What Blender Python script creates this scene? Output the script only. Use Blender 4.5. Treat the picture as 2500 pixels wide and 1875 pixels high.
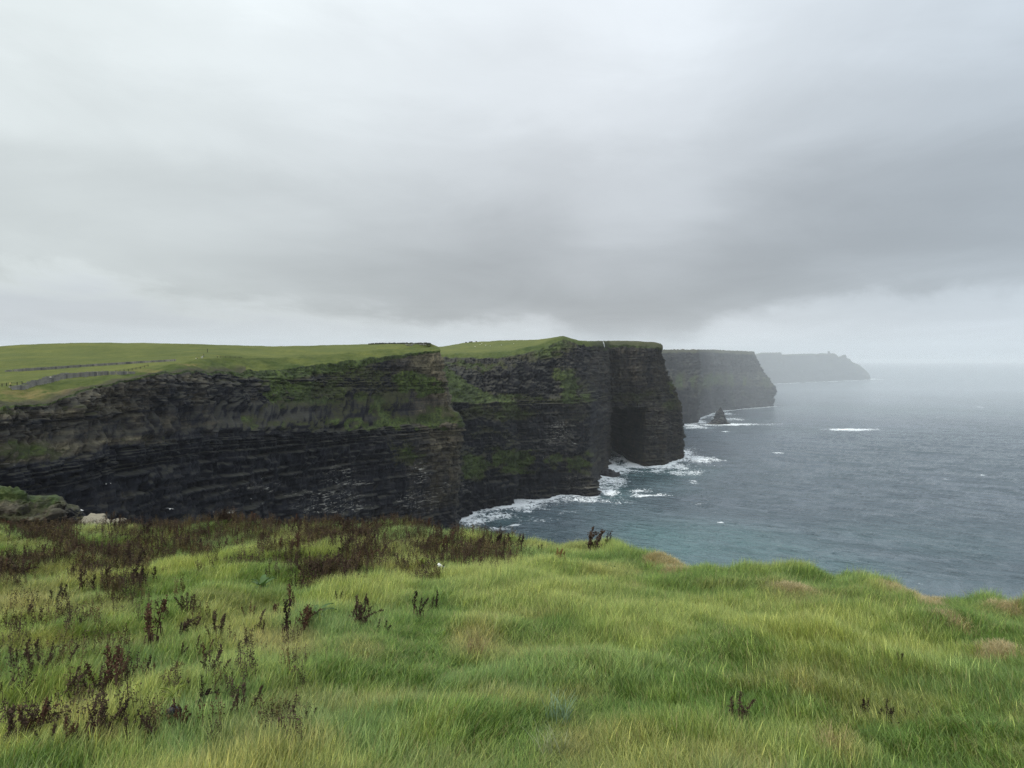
import bpy, bmesh, math, random
import numpy as np
from mathutils import Vector, Euler, Matrix
from mathutils.bvhtree import BVHTree

# ------------------------------------------------------------------ clear
for o in list(bpy.data.objects):
    bpy.data.objects.remove(o, do_unlink=True)
scene = bpy.context.scene
COL = scene.collection
random.seed(7)
RNG = np.random.default_rng(7)

# ------------------------------------------------------------------ camera
CAMZ = 150.0                       # eye height above the sea (m)
FPX = 1819.0                       # focal length in pixels of the 2500 px wide photograph
PITCH = math.radians(1.8)
cam_d = bpy.data.cameras.new('camera')
cam = bpy.data.objects.new('camera', cam_d)
COL.objects.link(cam)
cam.location = (0, 0, CAMZ)
cam.rotation_euler = (math.radians(90) - PITCH, 0, 0)
cam_d.sensor_width = 36.0
cam_d.lens = 36.0 * FPX / 2500.0
cam_d.clip_start = 0.1
cam_d.clip_end = 120000.0
scene.camera = cam

# ------------------------------------------------------------------ light and exposure
SUN_EL, SUN_AZ = math.radians(48), math.radians(-118)      # azimuth measured from +Y towards +X
world = bpy.data.worlds.new('World')
scene.world = world
world.use_nodes = True
scene.view_settings.view_transform = 'Standard'
scene.view_settings.look = 'None'
scene.view_settings.exposure = 0.34
scene.view_settings.gamma = 1.0
scene.view_settings.use_curve_mapping = False
scene.cycles.volume_bounces = 1
scene.cycles.max_bounces = 5
scene.cycles.transparent_max_bounces = 8
scene.cycles.use_denoising = True
scene.cycles.denoising_prefilter = "NONE"
scene.cycles.use_adaptive_sampling = False


class NT:
    """small helper to write node trees"""
    def __init__(self, tree, clear=True):
        self.t = tree
        if clear:
            tree.nodes.clear()

    def n(self, typ, **kw):
        nd = self.t.nodes.new(typ)
        ins = kw.pop('ins', {})
        for k, v in kw.items():
            setattr(nd, k, v)
        for k, v in ins.items():
            self.set(nd.inputs[k], v)
        return nd

    def set(self, sock, v):
        if isinstance(v, bpy.types.NodeSocket):
            self.t.links.new(v, sock)
        elif isinstance(v, bpy.types.Node):
            self.t.links.new(v.outputs[0], sock)
        else:
            if sock.type == 'RGBA' and hasattr(v, '__len__') and len(v) == 3:
                v = (*v, 1.0)
            sock.default_value = v

    def math(self, op, a, b=0.0, c=None, clamp=False):
        nd = self.t.nodes.new('ShaderNodeMath')
        nd.operation = op
        nd.use_clamp = clamp
        self.set(nd.inputs[0], a)
        self.set(nd.inputs[1], b)
        if c is not None:
            self.set(nd.inputs[2], c)
        return nd.outputs[0]

    def mix(self, f, a, b, blend='MIX'):
        nd = self.t.nodes.new('ShaderNodeMix')
        nd.data_type = 'RGBA'
        nd.blend_type = blend
        nd.clamp_factor = True
        self.set(nd.inputs[0], f)
        self.set(nd.inputs[6], a)
        self.set(nd.inputs[7], b)
        return nd.outputs[2]

    def ramp(self, fac, stops, interp='LINEAR'):
        nd = self.t.nodes.new('ShaderNodeValToRGB')
        nd.color_ramp.interpolation = interp
        els = nd.color_ramp.elements
        while len(els) < len(stops):
            els.new(0.5)
        for e, (p, c) in zip(els, stops):
            e.position = p
            e.color = (c, c, c, 1) if not hasattr(c, '__len__') else (*c, 1)
        self.set(nd.inputs[0], fac)
        return nd.outputs[0]

    def rng(self, v, a, b, c=0.0, d=1.0, smooth=True):
        nd = self.t.nodes.new('ShaderNodeMapRange')
        nd.interpolation_type = 'SMOOTHSTEP' if smooth else 'LINEAR'
        for i, x in enumerate((v, a, b, c, d)):
            self.set(nd.inputs[i], x)
        return nd.outputs[0]

    def noise(self, vec, scale, detail=3, rough=0.55, dist=0.0):
        nd = self.t.nodes.new('ShaderNodeTexNoise')
        self.set(nd.inputs['Vector'], vec)
        nd.inputs['Scale'].default_value = scale
        nd.inputs['Detail'].default_value = detail
        nd.inputs['Roughness'].default_value = rough
        nd.inputs['Distortion'].default_value = dist
        return nd.outputs[0]

    def mapping(self, vec, scale=(1, 1, 1), rot=(0, 0, 0), loc=(0, 0, 0)):
        nd = self.t.nodes.new('ShaderNodeMapping')
        self.set(nd.inputs['Vector'], vec)
        nd.inputs['Scale'].default_value = scale
        nd.inputs['Rotation'].default_value = rot
        nd.inputs['Location'].default_value = loc
        return nd.outputs[0]


# overcast sky: clear Nishita sky seen faintly through one sheet of low cloud
w = NT(world.node_tree)
tc = w.n('ShaderNodeTexCoord')
gen = tc.outputs['Generated']
sep = w.n('ShaderNodeSeparateXYZ', ins={0: gen})
sx, sy, sz = sep.outputs
zc = w.math('MAXIMUM', sz, 0.0)
den = w.math('ADD', zc, 0.09)
px_ = w.math('DIVIDE', sx, den)
py_ = w.math('DIVIDE', sy, den)
pvec = w.n('ShaderNodeCombineXYZ', ins={0: px_, 1: py_, 2: 0.0}).outputs[0]
nb = w.noise(w.mapping(gen, (2.1, 2.1, 5.0), rot=(0, 0.35, 0), loc=(3.1, 1.7, 0)), 1.0, 6, 0.5, 0.5)
nf = w.noise(w.mapping(pvec, (0.7, 0.5, 1), rot=(0, 0, 0.5), loc=(1.0, 4.0, 0)), 1.0, 7, 0.6, 0.9)
nd_ = w.noise(w.mapping(gen, (4.0, 4.0, 13.0)), 1.0, 7, 0.6, 0.5)
# the broken edge of the low cloud wanders up and down
zoff = w.math('MULTIPLY_ADD', w.math('SUBTRACT', nd_, 0.5), 0.11, sz)
rightlift = w.math('MULTIPLY', w.rng(sx, 0.20, 0.42), 0.042)
zoff = w.math('SUBTRACT', zoff, rightlift)
zoff = w.math('SUBTRACT', zoff, w.math('MULTIPLY', w.rng(sx, 0.0, -0.62, smooth=False), 0.046))
midlow = w.math('MULTIPLY', w.rng(sx, 0.02, 0.12), w.rng(sx, 0.30, 0.18))
zoff = w.math('ADD', zoff, w.math('MULTIPLY', midlow, 0.03))
lum = w.ramp(w.math('MULTIPLY_ADD', zoff, 0.5, 0.5), [
    (0.0, 0.50), (0.488, 0.55), (0.503, 0.565), (0.516, 0.545), (0.530, 0.415), (0.548, 0.385),
    (0.58, 0.415), (0.62, 0.515), (0.67, 0.62), (0.73, 0.74), (0.85, 1.18), (1.0, 1.45)], 'EASE')
left = w.rng(sx, 0.15, -0.62)
right = w.rng(sx, 0.05, 0.75)
hl = w.math('MULTIPLY', w.math('MULTIPLY', w.rng(sz, 0.05, 0.15), w.rng(sz, 0.6, 0.25)), left)
lum = w.math('MULTIPLY_ADD', hl, 0.13, lum)
lum = w.math('MULTIPLY', lum, w.math('MULTIPLY_ADD', w.math('MULTIPLY', right, w.rng(sz, 0.06, 0.2)), -0.11, 1.0))
lum = w.math('MULTIPLY', lum, w.math('MULTIPLY_ADD', w.math('SUBTRACT', nb, 0.5), 0.34, 1.0))
lum = w.math('MULTIPLY', lum, w.math('MULTIPLY_ADD', w.math('SUBTRACT', nf, 0.5), 0.26, 1.0))
low = w.math('MULTIPLY', w.math('MULTIPLY', w.rng(zoff, 0.035, 0.065), w.rng(zoff, 0.19, 0.09)), w.math('MULTIPLY', w.rng(sx, -0.45, -0.1), w.rng(sx, 0.55, 0.3)))
lum = w.math('MULTIPLY', lum, w.math('MULTIPLY_ADD', low, -0.11, 1.0))
lowleft = w.math('MULTIPLY', left, w.rng(zoff, 0.05, 0.02))
lum = w.math('MULTIPLY', lum, w.math('MULTIPLY_ADD', lowleft, -0.14, 1.0))
tint = w.mix(right, w.mix(left, (0.95, 1.01, 1.065), (0.945, 1.02, 1.025)), (0.885, 1.0, 1.11))
tint = w.mix(lowleft, tint, (0.925, 0.995, 1.06))
lumc = w.n('ShaderNodeCombineXYZ', ins={0: lum, 1: lum, 2: lum}).outputs[0]
ccol = w.mix(1.0, tint, lumc, 'MULTIPLY')
cloudbg = w.n('ShaderNodeBackground', ins={'Color': ccol, 'Strength': 1.0})
sky = w.n('ShaderNodeTexSky', sky_type='NISHITA', sun_disc=False)
sky.sun_elevation = SUN_EL
sky.sun_rotation = SUN_AZ
skybg = w.n('ShaderNodeBackground', ins={'Color': sky.outputs[0], 'Strength': 0.08})
wmix = w.n('ShaderNodeMixShader', ins={0: 0.94, 1: skybg.outputs[0], 2: cloudbg.outputs[0]})
w.n('ShaderNodeOutputWorld', ins={0: wmix.outputs[0]})

sun_d = bpy.data.lights.new('sun', 'SUN')
sun_d.energy = 1.5
sun_d.angle = math.radians(10)
sun_d.color = (1.0, 0.955, 0.88)
sun = bpy.data.objects.new('sun', sun_d)
COL.objects.link(sun)
sv = Vector((math.sin(SUN_AZ) * math.cos(SUN_EL), math.cos(SUN_AZ) * math.cos(SUN_EL), math.sin(SUN_EL)))
sun.rotation_euler = (-sv).to_track_quat('-Z', 'Y').to_euler()
sun.location = (0, -20, 400)

# ------------------------------------------------------------------ helpers
CP, SP = math.cos(PITCH), math.sin(PITCH)


def ray(u, v):
    """direction of the photograph's pixel, scaled so that its y component is 1"""
    u = np.asarray(u, float)
    v = np.asarray(v, float)
    a = (u - 1250.0) / FPX
    b = (937.5 - v) / FPX
    y = CP + b * SP
    z = -SP + b * CP
    return a / y, z / y


def unproj(u, v, d):
    ax, az = ray(u, v)
    d = np.asarray(d, float)
    return np.stack([ax * d, d * np.ones_like(ax), CAMZ + az * d], -1)


def sea_at(u, v):
    ax, az = ray(u, v)
    d = -CAMZ / az
    return ax * d, d


def tag(o, label=None, cat=None, group=None, kind=None):
    if label: o['label'] = label
    if cat: o['category'] = cat
    if group: o['group'] = group
    if kind: o['kind'] = kind
    return o


def link(name, me, mat=None, parent=None):
    o = bpy.data.objects.new(name, me)
    if mat is not None and me is not None and len(me.materials) == 0:
        me.materials.append(mat)
    COL.objects.link(o)
    if parent is not None:
        o.parent = parent
    return o


def empty(name, loc, rz=0.0):
    o = bpy.data.objects.new(name, None)
    COL.objects.link(o)
    o.empty_display_size = 0.2
    o.location = loc
    o.rotation_euler = (0, 0, rz)
    return o


def copy_tree(o, parent=None):
    c = o.copy()
    COL.objects.link(c)
    if parent is not None:
        c.parent = parent
    for ch in list(o.children):
        copy_tree(ch, c)
    return c


def np_mesh(name, verts, faces, attrs=None, smooth=True):
    """faces: (n,4) or (n,3) int array"""
    me = bpy.data.meshes.new(name)
    verts = np.asarray(verts, np.float32).reshape(-1, 3)
    faces = np.asarray(faces, np.int32)
    n, k = faces.shape
    me.vertices.add(len(verts))
    me.vertices.foreach_set('co', verts.ravel())
    me.loops.add(n * k)
    me.loops.foreach_set('vertex_index', faces.ravel())
    me.polygons.add(n)
    me.polygons.foreach_set('loop_start', np.arange(0, n * k, k, dtype=np.int32))
    me.polygons.foreach_set('loop_total', np.full(n, k, np.int32))
    me.update(calc_edges=True)
    me.polygons.foreach_set('use_smooth', np.full(n, bool(smooth)))
    for nm, arr in (attrs or {}).items():
        arr = np.asarray(arr, np.float32)
        if arr.ndim == 2:
            if arr.shape[1] == 3:
                arr = np.concatenate([arr, np.ones((len(arr), 1), np.float32)], 1)
            at = me.attributes.new(nm, 'FLOAT_COLOR', 'POINT')
            at.data.foreach_set('color', arr.ravel())
        else:
            at = me.attributes.new(nm, 'FLOAT', 'POINT')
            at.data.foreach_set('value', arr.ravel())
    return me


def grid_faces(r, c, off=0):
    i = np.arange(r - 1)[:, None] * c + np.arange(c - 1)[None, :] + off
    return np.stack([i, i + 1, i + c + 1, i + c], -1).reshape(-1, 4)


# vectorised value noise -------------------------------------------------
_perm = np.random.default_rng(11).permutation(256).astype(np.int64)
_perm = np.concatenate([_perm, _perm])
_val = np.random.default_rng(12).uniform(-1, 1, 256)


def _h(x, y, z):
    return _val[_perm[(_perm[(_perm[x & 255] + y) & 255] + z) & 255]]


def vnoise(x, y, z=0.0):
    x, y, z = np.broadcast_arrays(np.asarray(x, float), np.asarray(y, float), np.asarray(z, float))
    xi, yi, zi = np.floor(x).astype(np.int64), np.floor(y).astype(np.int64), np.floor(z).astype(np.int64)
    fx, fy, fz = x - xi, y - yi, z - zi
    ux, uy, uz = [f * f * f * (f * (f * 6 - 15) + 10) for f in (fx, fy, fz)]
    r = 0
    for dx in (0, 1):
        wx = ux if dx else 1 - ux
        for dy in (0, 1):
            wy = uy if dy else 1 - uy
            r = r + wx * wy * ((1 - uz) * _h(xi + dx, yi + dy, zi) + uz * _h(xi + dx, yi + dy, zi + 1))
    return r


def fbm(x, y, z=0.0, octv=4, gain=0.5):
    r, a, s = 0, 1.0, 0
    x, y, z = np.asarray(x, float), np.asarray(y, float), np.asarray(z, float)
    for i in range(octv):
        r = r + a * vnoise(x + 17.3 * i, y + 9.1 * i, z + 5.7 * i)
        s += a
        a *= gain
        x, y, z = x * 2.03, y * 2.03, z * 2.03
    return r / s * 1.6


def sstep(a, b, x):
    t = np.clip((np.asarray(x, float) - a) / (b - a), 0, 1)
    return t * t * (3 - 2 * t)


def blob(U, V, cx, cy, rx, ry, soft=0.45):
    d = np.sqrt(((U - cx) / rx) ** 2 + ((V - cy) / ry) ** 2)
    return 1 - sstep(1 - soft, 1 + soft, d)


def smooth1(a, n, axis):
    if n <= 0:
        return a
    k = np.hanning(2 * n + 3)[1:-1]
    k /= k.sum()
    a = np.moveaxis(a, axis, 0)
    p = np.concatenate([np.repeat(a[:1], n, 0), a, np.repeat(a[-1:], n, 0)])
    out = sum(k[i] * p[i:i + len(a)] for i in range(2 * n + 1))
    return np.moveaxis(out, 0, axis)


# ------------------------------------------------------------------ materials of the setting
def rock_material():
    m = bpy.data.materials.new('shale')
    m.use_nodes = True
    t = NT(m.node_tree)
    geo = t.n('ShaderNodeNewGeometry')
    pos = geo.outputs['Position']
    at = t.n('ShaderNodeAttribute', attribute_name='surf')
    s3 = t.n('ShaderNodeSeparateColor', ins={0: at.outputs['Color']})
    veg, tone, guano = s3.outputs
    strata = t.noise(t.mapping(pos, (0.03, 0.03, 0.9)), 1.0, 5, 0.65, 0.3)
    blot = t.noise(pos, 0.09, 5, 0.6)
    fine = t.noise(t.mapping(pos, (0.8, 0.8, 1.6)), 1.0, 4, 0.65)
    tt = t.math('ADD', tone, t.math('MULTIPLY', t.math('SUBTRACT', strata, 0.5), 1.1))
    joint = t.noise(t.mapping(pos, (0.45, 0.45, 0.05)), 1.0, 5, 0.7, 0.2)
    tt = t.math('ADD', tt, t.math('MULTIPLY', t.math('SUBTRACT', joint, 0.5), 0.8))
    tt = t.math('ADD', tt, t.math('MULTIPLY', t.math('SUBTRACT', blot, 0.5), 0.7), clamp=True)
    rock = t.ramp(tt, [(0.0, (0.005, 0.006, 0.011)), (0.3, (0.015, 0.016, 0.022)),
                       (0.55, (0.042, 0.037, 0.031)), (0.78, (0.092, 0.077, 0.051)), (1.0, (0.18, 0.155, 0.095))])
    rock = t.mix(t.rng(fine, 0.35, 0.7), t.mix(1.0, rock, (0.55, 0.55, 0.58), 'MULTIPLY'), rock)
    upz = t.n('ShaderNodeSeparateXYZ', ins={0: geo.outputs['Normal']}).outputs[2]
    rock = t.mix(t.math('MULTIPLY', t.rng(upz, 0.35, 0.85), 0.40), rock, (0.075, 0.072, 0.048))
    # bird-whitened ledges
    gn = t.math('MAXIMUM', t.noise(t.mapping(pos, (0.10, 0.10, 1.7)), 1.0, 4, 0.6), t.math('MULTIPLY', t.noise(t.mapping(pos, (0.45, 0.45, 1.2)), 1.0, 3, 0.7), 0.97))
    gf = t.math('MULTIPLY', guano, t.rng(gn, 0.555, 0.68))
    up = t.n('ShaderNodeSeparateXYZ', ins={0: geo.outputs['Normal']}).outputs[2]
    gf = t.math('MULTIPLY', gf, t.rng(up, -0.35, 0.25, 0.25, 1.0))
    rock = t.mix(gf, rock, (0.46, 0.44, 0.38))
    # grass and moss
    vn = t.noise(t.mapping(pos, (0.55, 0.55, 0.8)), 1.0, 6, 0.72)
    vn2 = t.noise(pos, 0.06, 3, 0.5)
    vf = t.math('ADD', veg, t.math('MULTIPLY', t.math('SUBTRACT', vn, 0.5), 1.9))
    vf = t.math('ADD', vf, t.math('MULTIPLY', t.rng(up, 0.2, 0.7), 0.15))
    vf = t.rng(vf, 0.33, 0.58)
    green = t.mix(t.rng(vn2, 0.35, 0.65), (0.030, 0.047, 0.012), (0.062, 0.092, 0.017))
    green = t.mix(t.rng(fine, 0.45, 0.75), green, (0.082, 0.094, 0.028))
    green = t.mix(t.rng(vn, 0.55, 0.38), green, (0.018, 0.024, 0.010))
    green = t.mix(t.rng(veg, 0.85, 0.45), green, (0.036, 0.037, 0.016))
    colr = t.mix(vf, rock, green)
    bh = t.math('ADD', t.math('MULTIPLY', strata, 0.7), t.math('MULTIPLY', fine, 0.5))
    bump = t.n('ShaderNodeBump', ins={'Strength': 0.8, 'Distance': 0.8, 'Height': bh})
    b = t.n('ShaderNodeBsdfPrincipled', ins={'Base Color': colr, 'Roughness': 0.85, 'Normal': bump.outputs[0],
                                             'Specular IOR Level': 0.25})
    t.n('ShaderNodeOutputMaterial', ins={0: b.outputs[0]})
    return m


def pasture_material():
    m = bpy.data.materials.new('pasture_turf')
    m.use_nodes = True
    t = NT(m.node_tree)
    geo = t.n('ShaderNodeNewGeometry')
    pos = geo.outputs['Position']
    at = t.n('ShaderNodeAttribute', attribute_name='surf')
    s3 = t.n('ShaderNodeSeparateColor', ins={0: at.outputs['Color']})
    rough_, dry, bare = s3.outputs
    n1 = t.noise(pos, 0.035, 4, 0.6)
    n2 = t.noise(t.mapping(pos, (0.35, 0.12, 0.4)), 1.0, 7, 0.75)
    n3 = t.noise(t.mapping(pos, (0.02, 0.075, 0.02)), 1.0, 4, 0.6)
    f = t.math('ADD', t.math('MULTIPLY', n1, 0.5), t.math('MULTIPLY', n2, 0.5))
    f = t.rng(f, 0.36, 0.64)
    short = t.mix(f, (0.066, 0.084, 0.020), (0.128, 0.138, 0.034))
    short = t.mix(t.rng(n3, 0.42, 0.62, 0.0, 0.55), short, (0.080, 0.102, 0.032))
    rank = t.mix(f, (0.036, 0.056, 0.014), (0.085, 0.102, 0.026))
    c = t.mix(rough_, short, rank)
    c = t.mix(t.math('MULTIPLY', dry, t.rng(n2, 0.35, 0.6)), c, (0.17, 0.135, 0.055))
    c = t.mix(t.math('MULTIPLY', bare, t.rng(n2, 0.3, 0.5)), c, (0.050, 0.043, 0.036))
    bump = t.n('ShaderNodeBump', ins={'Strength': 0.8, 'Distance': 1.2, 'Height': n2})
    b = t.n('ShaderNodeBsdfPrincipled', ins={'Base Color': c, 'Roughness': 0.95, 'Normal': bump.outputs[0],
                                             'Specular IOR Level': 0.1})
    t.n('ShaderNodeOutputMaterial', ins={0: b.outputs[0]})
    return m


MAT_ROCK = rock_material()
MAT_TURF = pasture_material()

# ------------------------------------------------------------------ cliffs
_lr = np.random.default_rng(5)
LAYB = np.cumsum(_lr.choice([0.9, 1.3, 1.8, 2.6, 3.8, 5.5], 220, p=[.2, .2, .2, .2, .12, .08]))
LAYO = _lr.uniform(-1, 1, 260)
LAYW = _lr.uniform(3.0, 9.0, 260)
THB = np.cumsum(_lr.uniform(0.35, 0.9, 700))
THO = _lr.uniform(-1, 1, 760)


def rock_relief(S, Z, dip=0.0, scale=1.0, shaly=None):
    """outward relief (m) of a bedded cliff at arc length S and height Z"""
    zeta = Z + dip + 0.45 * fbm(S / 45.0, Z / 80.0, 3.3, 2) + 40
    li = np.clip(np.searchsorted(LAYB, zeta), 0, 219)
    strength = 0.55 + 0.45 * vnoise(S / 26.0, li * 0.7, 8.0)
    bed = LAYO[li] * strength
    blk = np.floor(S / LAYW[li] + 31.7 * LAYO[li] + 0.35 * vnoise(S / 7.0, Z / 5.0, 2.0)).astype(np.int64)
    block = _h(blk, li, li * 0 + 3)
    fr = (S / LAYW[li] + 31.7 * LAYO[li] + 0.35 * vnoise(S / 7.0, Z / 5.0, 2.0)) % 1.0
    block = block - 0.9 * np.exp(-(np.minimum(fr, 1 - fr) * LAYW[li] / 0.45) ** 2)
    ti = np.clip(np.searchsorted(THB, zeta), 0, 699)
    thin = THO[ti] * (0.5 + 0.5 * vnoise(S / 9.0, ti * 0.6, 4.0))
    gul = fbm(S / 24.0, Z / 150.0, 1.2, 4)
    gul = -np.abs(gul) + 0.35
    alc = fbm(S / 55.0, Z / 42.0, 6.1, 3)
    rib = fbm(S / 5.0, Z / 22.0, 9.4, 3)
    crag = fbm(S / 6.0, Z / 6.0, 2.2, 3)
    sh = 0.3 if shaly is None else shaly
    return scale * (1.7 * bed * (1 - 0.7 * sh) + 1.4 * block * (1 - 0.6 * sh) + 0.85 * thin * (1 - 0.4 * sh)
                    + (3.4 - 0.4 * sh) * gul + (3.4 - 1.4 * sh) * alc + (0.5 + 1.3 * sh) * rib + (0.5 + 1.0 * sh) * crag
                    + (0.4 + 1.3 * sh) * (0.5 - np.abs(fbm(S / 3.2, Z / 4.5, 5.5, 4))) + 0.9 * sh * vnoise(np.floor(S / 1.7 + vnoise(S / 4, Z / 3, 2)), np.floor(Z / 1.3 + vnoise(S / 3, Z / 4, 6)), 3.0))


def lattice(cols, nsub_c, nsub_l, smooth_c=3, smooth_l=2):
    """cols: list of columns, each a list of (u, v, d); returns U, V, P on the fine grid (levels, columns)"""
    A = np.array(cols, float)                       # M, K, 3
    M, K, _ = A.shape
    cpos = np.concatenate([np.linspace(i, i + 1, n, endpoint=False) for i, n in enumerate(nsub_c)] + [[M - 1.0]])
    lpos = np.concatenate([np.linspace(i, i + 1, n, endpoint=False) for i, n in enumerate(nsub_l)] + [[K - 1.0]])
    ci = np.minimum(cpos.astype(int), M - 2)
    cf = (cpos - ci)[:, None, None]
    B = A[ci] * (1 - cf) + A[ci + 1] * cf
    li = np.minimum(lpos.astype(int), K - 2)
    lf = (lpos - li)[None, :, None]
    Cc = B[:, li] * (1 - lf) + B[:, li + 1] * lf
    Cc = np.moveaxis(Cc, 1, 0)                      # levels, columns, 3
    Cc = smooth1(Cc, smooth_c, 1)
    Cc = smooth1(Cc, smooth_l, 0)
    U, V, D = Cc[..., 0], Cc[..., 1], Cc[..., 2]
    return U, V, unproj(U, V, D), lpos, cpos


def grid_normals(P):
    a = np.gradient(P, axis=1)
    b = np.gradient(P, axis=0)
    n = np.cross(a, b)
    n /= np.linalg.norm(n, axis=-1, keepdims=True) + 1e-9
    return n


def zlev(z, d):
    """picture row of height z at depth d"""
    az = (z - CAMZ) / d
    # invert ray(): az = (-SP + b*CP) / (CP + b*SP)
    b = (SP + az * CP) / (CP - az * SP)
    return 937.5 - b * FPX


def build_cliff(name, label, cols, nsub_c, nsub_l, rim_level, veg_fn, dip_fn, scale, plateau=None, cave=None,
                plateau_label=None, plateau_fn=None, sm=(3, 2)):
    U, V, P, lp, cp = lattice(cols, nsub_c, nsub_l, *sm)
    N = grid_normals(P)
    N = np.where((N[..., 1:2] > 0.9), -N, N)
    mid = P[np.argmin(np.abs(lp - 2))]
    seg = np.linalg.norm(np.diff(mid[:, :2], axis=0), axis=1)
    S = np.concatenate([[0], np.cumsum(seg)])[None, :] + 0 * U
    Z = P[..., 2]
    L = lp[:, None] + 0 * U
    wallw = 1 - sstep(rim_level - 0.35, rim_level + 0.15, L)
    shaly = dip_fn(U, V, L)[1]
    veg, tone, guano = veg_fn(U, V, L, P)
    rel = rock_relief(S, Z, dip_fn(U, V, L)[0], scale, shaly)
    rel = rel * (1 - 0.35 * np.clip(veg, 0, 1))
    rel = rel + np.clip(veg, 0, 1) * scale * (1.1 * fbm(S / 5.0, Z / 4.0, 4.0, 3) + 0.7 * fbm(S / 1.8, Z / 1.5, 7.0, 2))
    H = N.copy()
    H[..., 2] *= 0.25
    H /= np.linalg.norm(H, axis=-1, keepdims=True) + 1e-9
    Pd = P + H * (rel * wallw)[..., None]
    # ragged turf edge along the rim and uneven ground behind it
    turfw = sstep(rim_level - 0.6, rim_level, L)
    Pd[..., 2] += turfw * scale * (0.9 * fbm(P[..., 0] / 9.0, P[..., 1] / 9.0, 1.0, 4)
                                   + 0.25 * fbm(P[..., 0] / 2.0, P[..., 1] / 2.0, 2.0, 3)) \
        * (1 - 0.75 * sstep(rim_level + 0.6, rim_level + 1.4, L))
    if cave is not None:
        Pd[..., 1] += cave(U, V) 
    if plateau_fn is not None:
        Pd = plateau_fn(U, V, L, Pd)
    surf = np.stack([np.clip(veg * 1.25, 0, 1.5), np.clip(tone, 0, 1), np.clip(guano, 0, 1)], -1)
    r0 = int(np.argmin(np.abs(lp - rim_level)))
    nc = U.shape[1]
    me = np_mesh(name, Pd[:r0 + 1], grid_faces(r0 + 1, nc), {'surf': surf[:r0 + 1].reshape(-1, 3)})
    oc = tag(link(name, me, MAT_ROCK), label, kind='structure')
    Pt = Pd[r0:]
    ps = plateau(U, V, L, P)[r0:] if plateau is not None else np.zeros((*Pt.shape[:2], 3))
    me2 = np_mesh('clifftop_field', Pt, grid_faces(len(Pt), nc), {'surf': ps.reshape(-1, 3)})
    op = tag(link('clifftop_field', me2, MAT_TURF), plateau_label, kind='structure')
    bvh = BVHTree.FromPolygons([tuple(p) for p in Pt.reshape(-1, 3).tolist()], grid_faces(len(Pt), nc).tolist())
    return oc, op, bvh, Pd[0]


def seg_counts(us, dens, lo=3):
    return [max(lo, int(round(abs(us[i + 1] - us[i]) * dens))) for i in range(len(us) - 1)]


# ---- headland A: the near dark cliff that curves round the bay
cu = [-420, -200, 0, 120, 256, 407, 480, 530, 670, 801, 952, 1050]
a_ledv = [1260, 1185, 1143, 1122, 1089, 1068, 1058, 1053, 1048, 1045, 1040, 1034]
a_led = [140, 160, 185, 203, 232, 262, 285, 300, 345, 390, 440, 468]
a_rimv = [1060, 1018, 996, 983, 940, 909, 906, 908, 903, 887, 866, 857]
a_set = [10, 10, 10, 10, 11, 11, 16, 22, 30, 30, 24, 16]           # how far the rim lies behind the ledge
a_terv = [985, 962, 948, 936, 921, 893, 876, 873.5, 874, 868, 852, 847]
a_skyv = [856, 849, 844, 838, 836, 838, 840, 842, 845, 843, 838.5, 838.5]
a_skyd = [430, 440, 455, 470, 480, 490, 495, 500, 520, 530, 525, 515]
colsA = []
for i, u in enumerate(cu):
    dl = a_led[i]
    dr = dl + a_set[i]
    vl, vr = a_ledv[i], a_rimv[i]
    zl = CAMZ - (vl - 880.3) * dl / FPX
    upv = vl + (vr - vl) * 0.45
    dt = dr + 18 + 0.03 * dr
    colsA.append([
        (u, zlev(0, dl - 20), dl - 20),
        (u, zlev(40, dl - 12), dl - 12),
        (u, zlev(zl - 9, dl - 1), dl - 1),
        (u, zlev(zl - 2.0, dl + 0.5), dl + 0.5),
        (u, vl, dl + 0.8 + (2.5 if u > 700 else 0.5)),
        (u, upv, dl + a_set[i] * 0.62),
        (u, vr, dr),
        (u, a_terv[i], dt),
        (u, a_terv[i] * 0.5 + a_skyv[i] * 0.5, dt * 0.55 + a_skyd[i] * 0.45),
        (u, a_skyv[i], a_skyd[i]),
        (u, a_skyv[i] + 12, a_skyd[i] + 260)])
# the tip of the headland and the hidden face behind it
colsA.append([(1128, zlev(0, 474), 474), (1127, zlev(40, 476), 476), (1114, 1120, 478), (1119, 1040, 478), (1123, 1024, 479),
              (1092, 985, 482), (1076, 858, 488), (1074, 851, 492), (1072, 848, 500), (1069, 846, 510), (1060, 852, 640)])
colsA.append([(1118, zlev(0, 520), 520), (1118, zlev(40, 520), 520), (1104, 1110, 518), (1108, 1036, 518), (1110, 1022, 518),
              (1082, 980, 518), (1070, 862, 515), (1068, 855, 520), (1066, 852, 525), (1063, 849, 530), (1056, 854, 660)])
colsA.append([(1060, zlev(0, 600), 600), (1060, zlev(40, 600), 600), (1050, zlev(100, 600), 600), (1050, zlev(108, 600), 600),
              (1050, zlev(110, 600), 600), (1040, zlev(130, 600), 600), (1020, zlev(158, 600), 600), (1018, zlev(158.5, 602), 602),
              (1016, zlev(159, 604), 604), (1010, zlev(159, 620), 620), (1000, zlev(155, 700), 700)])
uA = [c[4][0] for c in colsA]


def warp(U, V, a, b):
    return (U + a * fbm(U / 22.0, V / 14.0, 11.0, 4), V + b * fbm(U / 22.0, V / 14.0, 15.0, 4))


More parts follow.
